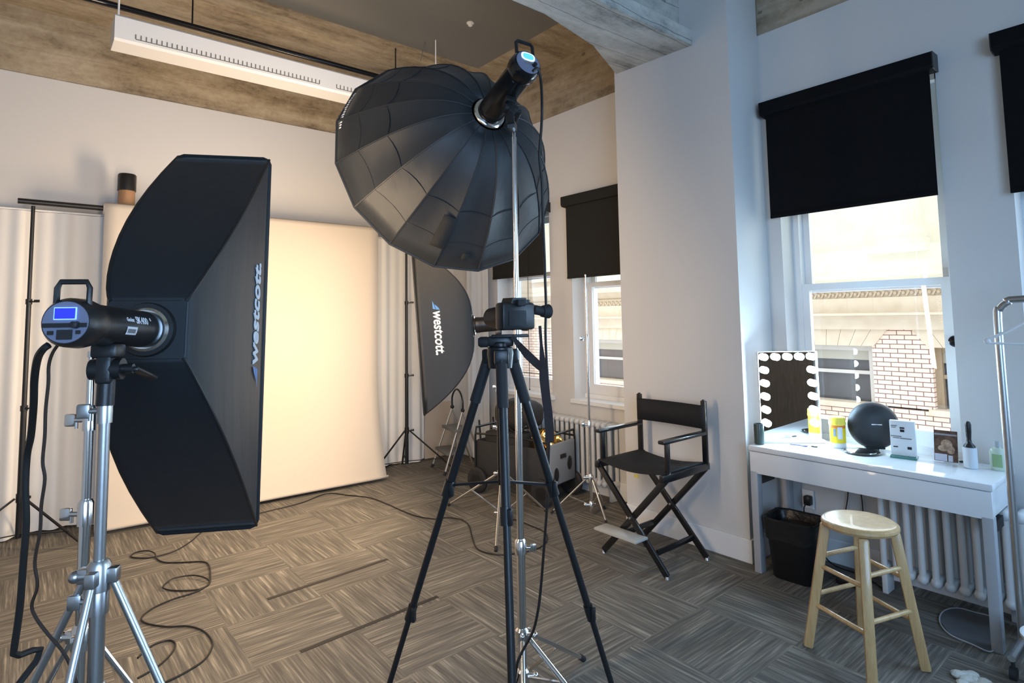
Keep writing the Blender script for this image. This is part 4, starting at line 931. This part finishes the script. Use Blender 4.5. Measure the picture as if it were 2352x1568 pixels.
def radiator(y0, y1, x, z0, z1, label, valve):
    t = thing('radiator', (x, (y0+y1)/2, 0), label, 'radiator'); n = int(round((y1-y0)/.062))
    for i in range(n):
        y = y0+(i+.5)*(y1-y0)/n; k = MB()
        for dx in (-.045, .045):
            k.cyl((x+dx, y, z0+.03), (x+dx, y, z1-.03), .017, n=12)
        k.box((x, y, z0+.035), (.14, .05, .055), bev=.022); k.box((x, y, z1-.03), (.14, .05, .055), bev=.022)
        k.build('section', radm, t, angle=60)
    for y in (y0+.03, y1-.03): MB().box((x, y, z0/2+.01), (.10, .03, z0+.02), bev=.005).build('foot', radm, t)
    yv = valve; k = MB(); k.cyl((x, yv, z0+.035), (x, y1 if yv > y1 else y0, z0+.035), .012, n=12); k.cyl((x, yv, 0), (x, yv, z0+.09), .013, n=12); k.lathe((x, yv, z0+.07), (0, 0, 1), [(0, .02), (.03, .024), (.055, .02), (.056, 0)], 16); k.build('valve', radm, t)
radiator(.56, 1.36, 3.815, .10, .585, 'white column radiator under the vanity table', 1.44)
radiator(3.40, 4.85, 3.925, .10, .655, 'white column radiator under the far windows behind the cart', 4.93)
ow_ = V(3.985, 1.83, .36)
ol = thing('wall_outlet', ow_, 'white wall outlet with a black plug above the waste bin', 'outlet')
MB().box(ow_, (.012, .075, .12), bev=.004).build('cover_plate', whitep, ol)
k = MB(); k.box(ow_+V(-.03, -.012, .0), (.05, .045, .06), bev=.010); k.build('plug', blackp, ol)
cord([ow_+V(-.055, -.012, -.01), ow_+V(-.09, -.01, -.05), ow_+V(-.08, -.03, -.14), ow_+V(-.06, -.06, -.24), V(3.93, 1.68, .012), V(3.9, 1.5, .008), V(3.80, 1.35, .008)], .004, 'black cord drooping from the wall outlet beside the waste bin')
cord([V(3.975, 1.62, .70), V(3.97, 1.60, .55), V(3.975, 1.58, .46), V(3.975, 1.60, .34)], .0035, 'thin dark cord hanging under the vanity table, left of the pair', cordb)
cord([V(3.975, 1.55, .70), V(3.97, 1.53, .55), V(3.975, 1.505, .46), V(3.975, 1.50, .34)], .0035, 'thin dark cord hanging under the vanity table, right of the pair', cordb)
pq = V(3.72, 1.50, .022); tag(MB().box(pq, (.055, .13, .04), rz=.1, bev=.01).build('power_adapter', blackp, loc=pq), 'black power adapter on the floor behind the stool', 'power adapter')
clr = mat('clear_plastic_lid', (.42, .44, .46), .25, bumps=(8, .05)); lidp = [(2158, 1425), (2168, 1402), (2200, 1396), (2240, 1406), (2280, 1420), (2284, 1470), (2276, 1496), (2235, 1480), (2180, 1455)]
k = MB(); k.prism([fl(x, y, .004) for x, y in lidp], (0, 0, .003)); ld = tag(k.build('plastic_lid', mat('smoky_plastic_sheet', (.11, .115, .125), .3, bumps=(5, .1)), loc=fl(2230, 1440), smooth=False), 'flat clear plastic lid lying under the right end of the vanity table', 'lid')
MB().tube([fl(x, y, .008) for x, y in lidp], .0035, 6, closed=True).build('rim', clr, ld)
# white bucket and cloth at the bottom right corner
bq = V(3.30, .535, 0); k = MB(); k.lathe(bq, (0, 0, 1), [(0, .085), (.004, .09), (.21, .115), (.215, .122), (.225, .122), (.225, .112), (.02, .085), (.02, 0)], 36)
tag(k.build('white_bucket', whitep, loc=bq), 'white plastic bucket cut off at the lower right edge', 'bucket')
wq = fl(2240, 1572, 0); k = MB()
for i in range(22):
    a = random.random()*6.28; r_ = random.random()**.5*.06; k.ball(wq+V(r_*math.cos(a), r_*math.sin(a)*1.2, .012), .02+.008*random.random(), (1, 1.2, .6), 8)
tag(k.build('white_cloth', mat('fluffy_white_cloth', (.62, .62, .58), .95, bumps=(120, .5)), loc=wq), 'crumpled white cloth on the carpet at the bottom right corner', 'cloth')

# ------------------------------------------------------------------ garment rack and hanger
rk = thing('garment_rack', (3.56, .12, 0), 'chrome tube garment rack at the right edge of the photo', 'garment rack')
rx, ry, rz_ = 3.50, .690, 1.615
MB().tube([(rx, ry, .09), (rx, ry, 1.0), (rx, ry, rz_-.10), (rx, ry-.012, rz_-.045), (rx, ry-.045, rz_-.012), (rx, ry-.10, rz_), (rx, 0, rz_), (rx, -.40, rz_), (rx, -.455, rz_-.012), (rx, -.488, rz_-.045), (rx, -.50, rz_-.10), (rx, -.50, 1.0), (rx, -.50, .09)], .0165, 14, step=4).build('rail', steel, rk)
MB().cyl((rx, ry-.01, .20), (rx, -.49, .20), .010, n=12).build('lower_bar', steel, rk)
for y in (ry, -.5):
    f = MB().cyl((rx-.22, y, .095), (rx+.22, y, .095), .014, n=12).build('foot_tube', steel, rk)
    for x in (rx-.2, rx+.2): MB().cyl((x, y-.012, .028), (x, y+.012, .028), .026, n=20).cyl((x, y, .03), (x, y, .09), .007).build('caster', rubber, f)
hg = thing('coat_hanger', (rx, .45, rz_-.02), 'white plastic coat hanger hanging on the chrome garment rack', 'hanger')
hc = V(rx, .585, rz_)
k = MB(); k.tube([hc+V(-.012, 0, -.004), hc+V(-.012, 0, .014), hc+V(.004, 0, .022), hc+V(.018, 0, .010), hc+V(.016, 0, -.02), hc+V(.0, 0, -.045), hc+V(0, 0, -.065)], .0028, 8); k.build('hook', chrome, hg)
hp = [onX(2276, 787, rx-.06), ]
k = MB(); A = V(rx-.05, .725, 1.415); B = V(rx+.05, .345, 1.42); T_ = hc+V(0, -.05, -.085); T_ = V(rx, .545, 1.525)
k.tube([A+V(0, .01, .012), A+(T_-A)*.35+V(0, 0, .01), T_, B+(T_-B)*.35+V(0, 0, .01), B+V(0, -.01, .012)], .006, 8)
k.tube([A+V(0, .008, .0), (A+B)/2+V(0, 0, -.006), B+V(0, -.008, 0)], .005, 8); k.ball(A+V(0, .0, .008), .014, (.6, 1, 1), 10); k.ball(B+V(0, 0, .008), .014, (.6, 1, 1), 10); k.cyl(T_, hc+V(0, 0, -.055), .004); k.build('shoulder_bar', whitep, hg)

# ------------------------------------------------------------------ step ladder
ld0 = thing('step_ladder', (3.55, 5.3, 0), 'small two-step folding ladder by the back wall', 'step ladder')
alu = mat('brushed_aluminium', (.48, .45, .40), .4, .7, bumps=(80, .03)); treadm = mat('grey_tread', (.17, .165, .155), .7, bumps=(200, .2))
fA = fl(992, 1073); fB = fl(1040, 1105); 
dl = V(fB.x-fA.x, fB.y-fA.y, 0); wl = .38; e1 = dl.normalized(); e2 = V(-e1.y, e1.x, 0); e2 = e2 if e2.x > 0 else -e2
tA, tB = fA+e2*.22+V(0, 0, .62)+e1*.04, fA+e1*(wl-.04)+e2*.22+V(0, 0, .62)
k = {}
for nm, f, t in (('l', fA, tA), ('r', fA+e1*wl, tB)):
    MB().cyl(f, t, .011, n=12).build('front_rail', alu, ld0)
    MB().cyl(t+V(0, 0, -.02), f+e2*.46, .010, n=12).build('rear_leg', alu, ld0)
    MB().cyl(f+V(0, 0, -.0)+V(0, 0, .0), f+(t-f)*.06, .014, n=12).build('rubber_foot', rubber, ld0)
    MB().ball(t, .022, n=12).build('hinge_knob', blackp, ld0)
MB().tube([tA, tA+V(0, 0, .10), tA+e1*.06+V(0, 0, .17), (tA+tB)/2+V(0, 0, .20), tB-e1*.06+V(0, 0, .17), tB+V(0, 0, .10), tB], .010, 8).build('hand_hoop', blackm, ld0)
for z in (.20, .42):
    p = fA+(tA-fA)*(z/.62); q = fA+e1*wl+(tB-fA-e1*wl)*(z/.62); MB().box((p+q)/2+e2*.05, (wl-.03, .18, .03), rz=math.atan2(e1.y, e1.x), bev=.006).build('tread', treadm, ld0)

# ------------------------------------------------------------------ folding cart with its load
WC = V(3.51, 4.11, 0); WR = math.radians(12); RW = Matrix.Rotation(WR, 3, 'Z')
WP = lambda x, y, z: WC+RW @ V(x, y, z)
wg = thing('utility_cart', WC, 'dark grey folding utility cart full of studio gear under the far window', 'cart')
cartg = mat('grey_cart_fabric', (.27, .275, .285), .7, bumps=(150, .1)); cartd = mat('dark_cart_fabric', (.03, .03, .032), .8, bumps=(120, .15))
hx_, hy_ = .19, .40
def panel(nm, lo, hi, m_, bev=.02): return MB().box(WP(*((V(lo)+V(hi))/2)), V(hi)-V(lo), rz=WR, bev=bev).build(nm, m_, wg)
ep = panel('end_panel', (-hx_, -hy_-.015, .16), (hx_, -hy_+.015, .50), cartg, .012)
for x, z in ((-.105, .245), (.10, .31)):
    o = MB().ball((0, 0, 0), .05, (.75, .25, 1.2), 20)
    for v in o.bm.verts: v.co = WP(x+v.co.x, -hy_-.014+v.co.y, z+v.co.z)
    o.build('mesh_pocket', blackp, ep)
o = MB().box(WP(.0, -hy_-.016, .385), (.085, .012, .035), rz=WR, bev=.003).build('slot', blackp, ep)
panel('end_panel', (-hx_, hy_-.015, .16), (hx_, hy_+.015, .46), cartd); panel('side_panel', (-hx_-.012, -hy_, .16), (-hx_+.012, hy_, .46), cartd, .008); panel('side_panel', (hx_-.012, -hy_, .16), (hx_+.012, hy_, .46), cartd, .008); panel('floor_panel', (-hx_, -hy_, .15), (hx_, hy_, .175), cartd, .004)
for y in (-hy_, hy_):
    MB().tube([WP(-hx_-.02, y, .15), WP(-hx_-.02, y, .50), WP(-hx_-.005, y, .575), WP(hx_+.005, y, .575), WP(hx_+.02, y, .50), WP(hx_+.02, y, .15)], .010, 8, smooth=False).build('frame_tube', blackm, wg)
for x in (-hx_-.02, hx_+.02): MB().tube([WP(x, -hy_, .52), WP(x, 0, .535), WP(x, hy_, .52)], .009, 8).build('frame_tube', blackm, wg)
for x in (-hx_+.0, hx_-.0):
    for y in (-hy_+.05, hy_-.03):
        s = -1 if x < 0 else 1; k = MB(); ax = RW @ V(1, 0, 0); c0 = WP(x+s*.03, y, .112); k.lathe(c0-ax*.022, ax, [(0, .06), (0, .085), (.004, .105), (.012, .112), (.032, .112), (.040, .105), (.044, .085), (.044, .06)], 30); k = k.build('wheel', rubber, wg)
        MB().lathe(c0-ax*.024, ax, [(0, 0), (0, .055), (.048, .055), (.048, 0)], 20).build('wheel_hub', blackp, k)
for x in (-.10, .10): MB().cyl(WP(x, hy_+.01, .2), WP(x, hy_+.05, .62), .009).build('push_handle', blackm, wg)
# load
gq = WP(.06, -.22, .20); gm = mat('gold_reflector', (.92, .62, .22), .14, 1., bumps=(14, .35)); k = MB()
t_ = bmesh.new(); bmesh.ops.create_icosphere(t_, subdivisions=4, radius=.17); t_.verts.index_update()
k.faces([gq+RW @ V(v.co.x*.75*(1+.35*noise.noise(v.co*16)), v.co.y*.85*(1+.30*noise.noise(v.co*18)), .19+v.co.z*1.1*(1+.35*noise.noise(v.co*15))) for v in t_.verts], [[v.index for v in f.verts] for f in t_.faces])
tag(k.build('reflector', gm, loc=gq, angle=20), 'crumpled gold reflector bundled into the front of the grey cart', 'reflector')
bg_ = WP(.06, .10, .565); k = MB(); t_ = bmesh.new(); bmesh.ops.create_icosphere(t_, subdivisions=4, radius=1); t_.verts.index_update()
sg = lambda a, e: math.copysign(abs(a)**e, a)
k.faces([bg_+RW @ V(sg(v.co.x, .7)*.16, sg(v.co.y, .55)*.22, .12+sg(v.co.z, .6)*.135*(1-.15*abs(v.co.y)))+V(1, 1, 1)*noise.noise(v.co*3)*.012 for v in t_.verts], [[v.index for v in f.verts] for f in t_.faces])
bagm = mat('charcoal_bag', (.020, .018, .018), .7, bumps=(120, .2)); ba = tag(k.build('gear_bag', bagm, loc=bg_), 'rounded black gear bag sitting on top of the loaded cart', 'bag')
MB().tube([bg_+RW @ V(-.16, y, .02+.04*math.sin(y*20)) for y in (-.2, -.1, 0, .1, .2)], .008, 6).build('bag_strap', blackp, ba)
bq2 = WP(-.05, .14, .18); k = MB(); k.box(bq2+V(0, 0, .19), (.22, .40, .35), rz=WR, bev=.03)
for v in k.bm.verts: v.co += V(1, 1, .6)*noise.noise(v.co*6)*.012
tag(k.build('gear_case', mat('dark_gear_case', (.028, .026, .026), .75, bumps=(60, .2)), loc=bq2), 'dark soft case standing in the cart beneath the gear bag', 'case')
pq = WP(-hx_-.055, -.10, 0)
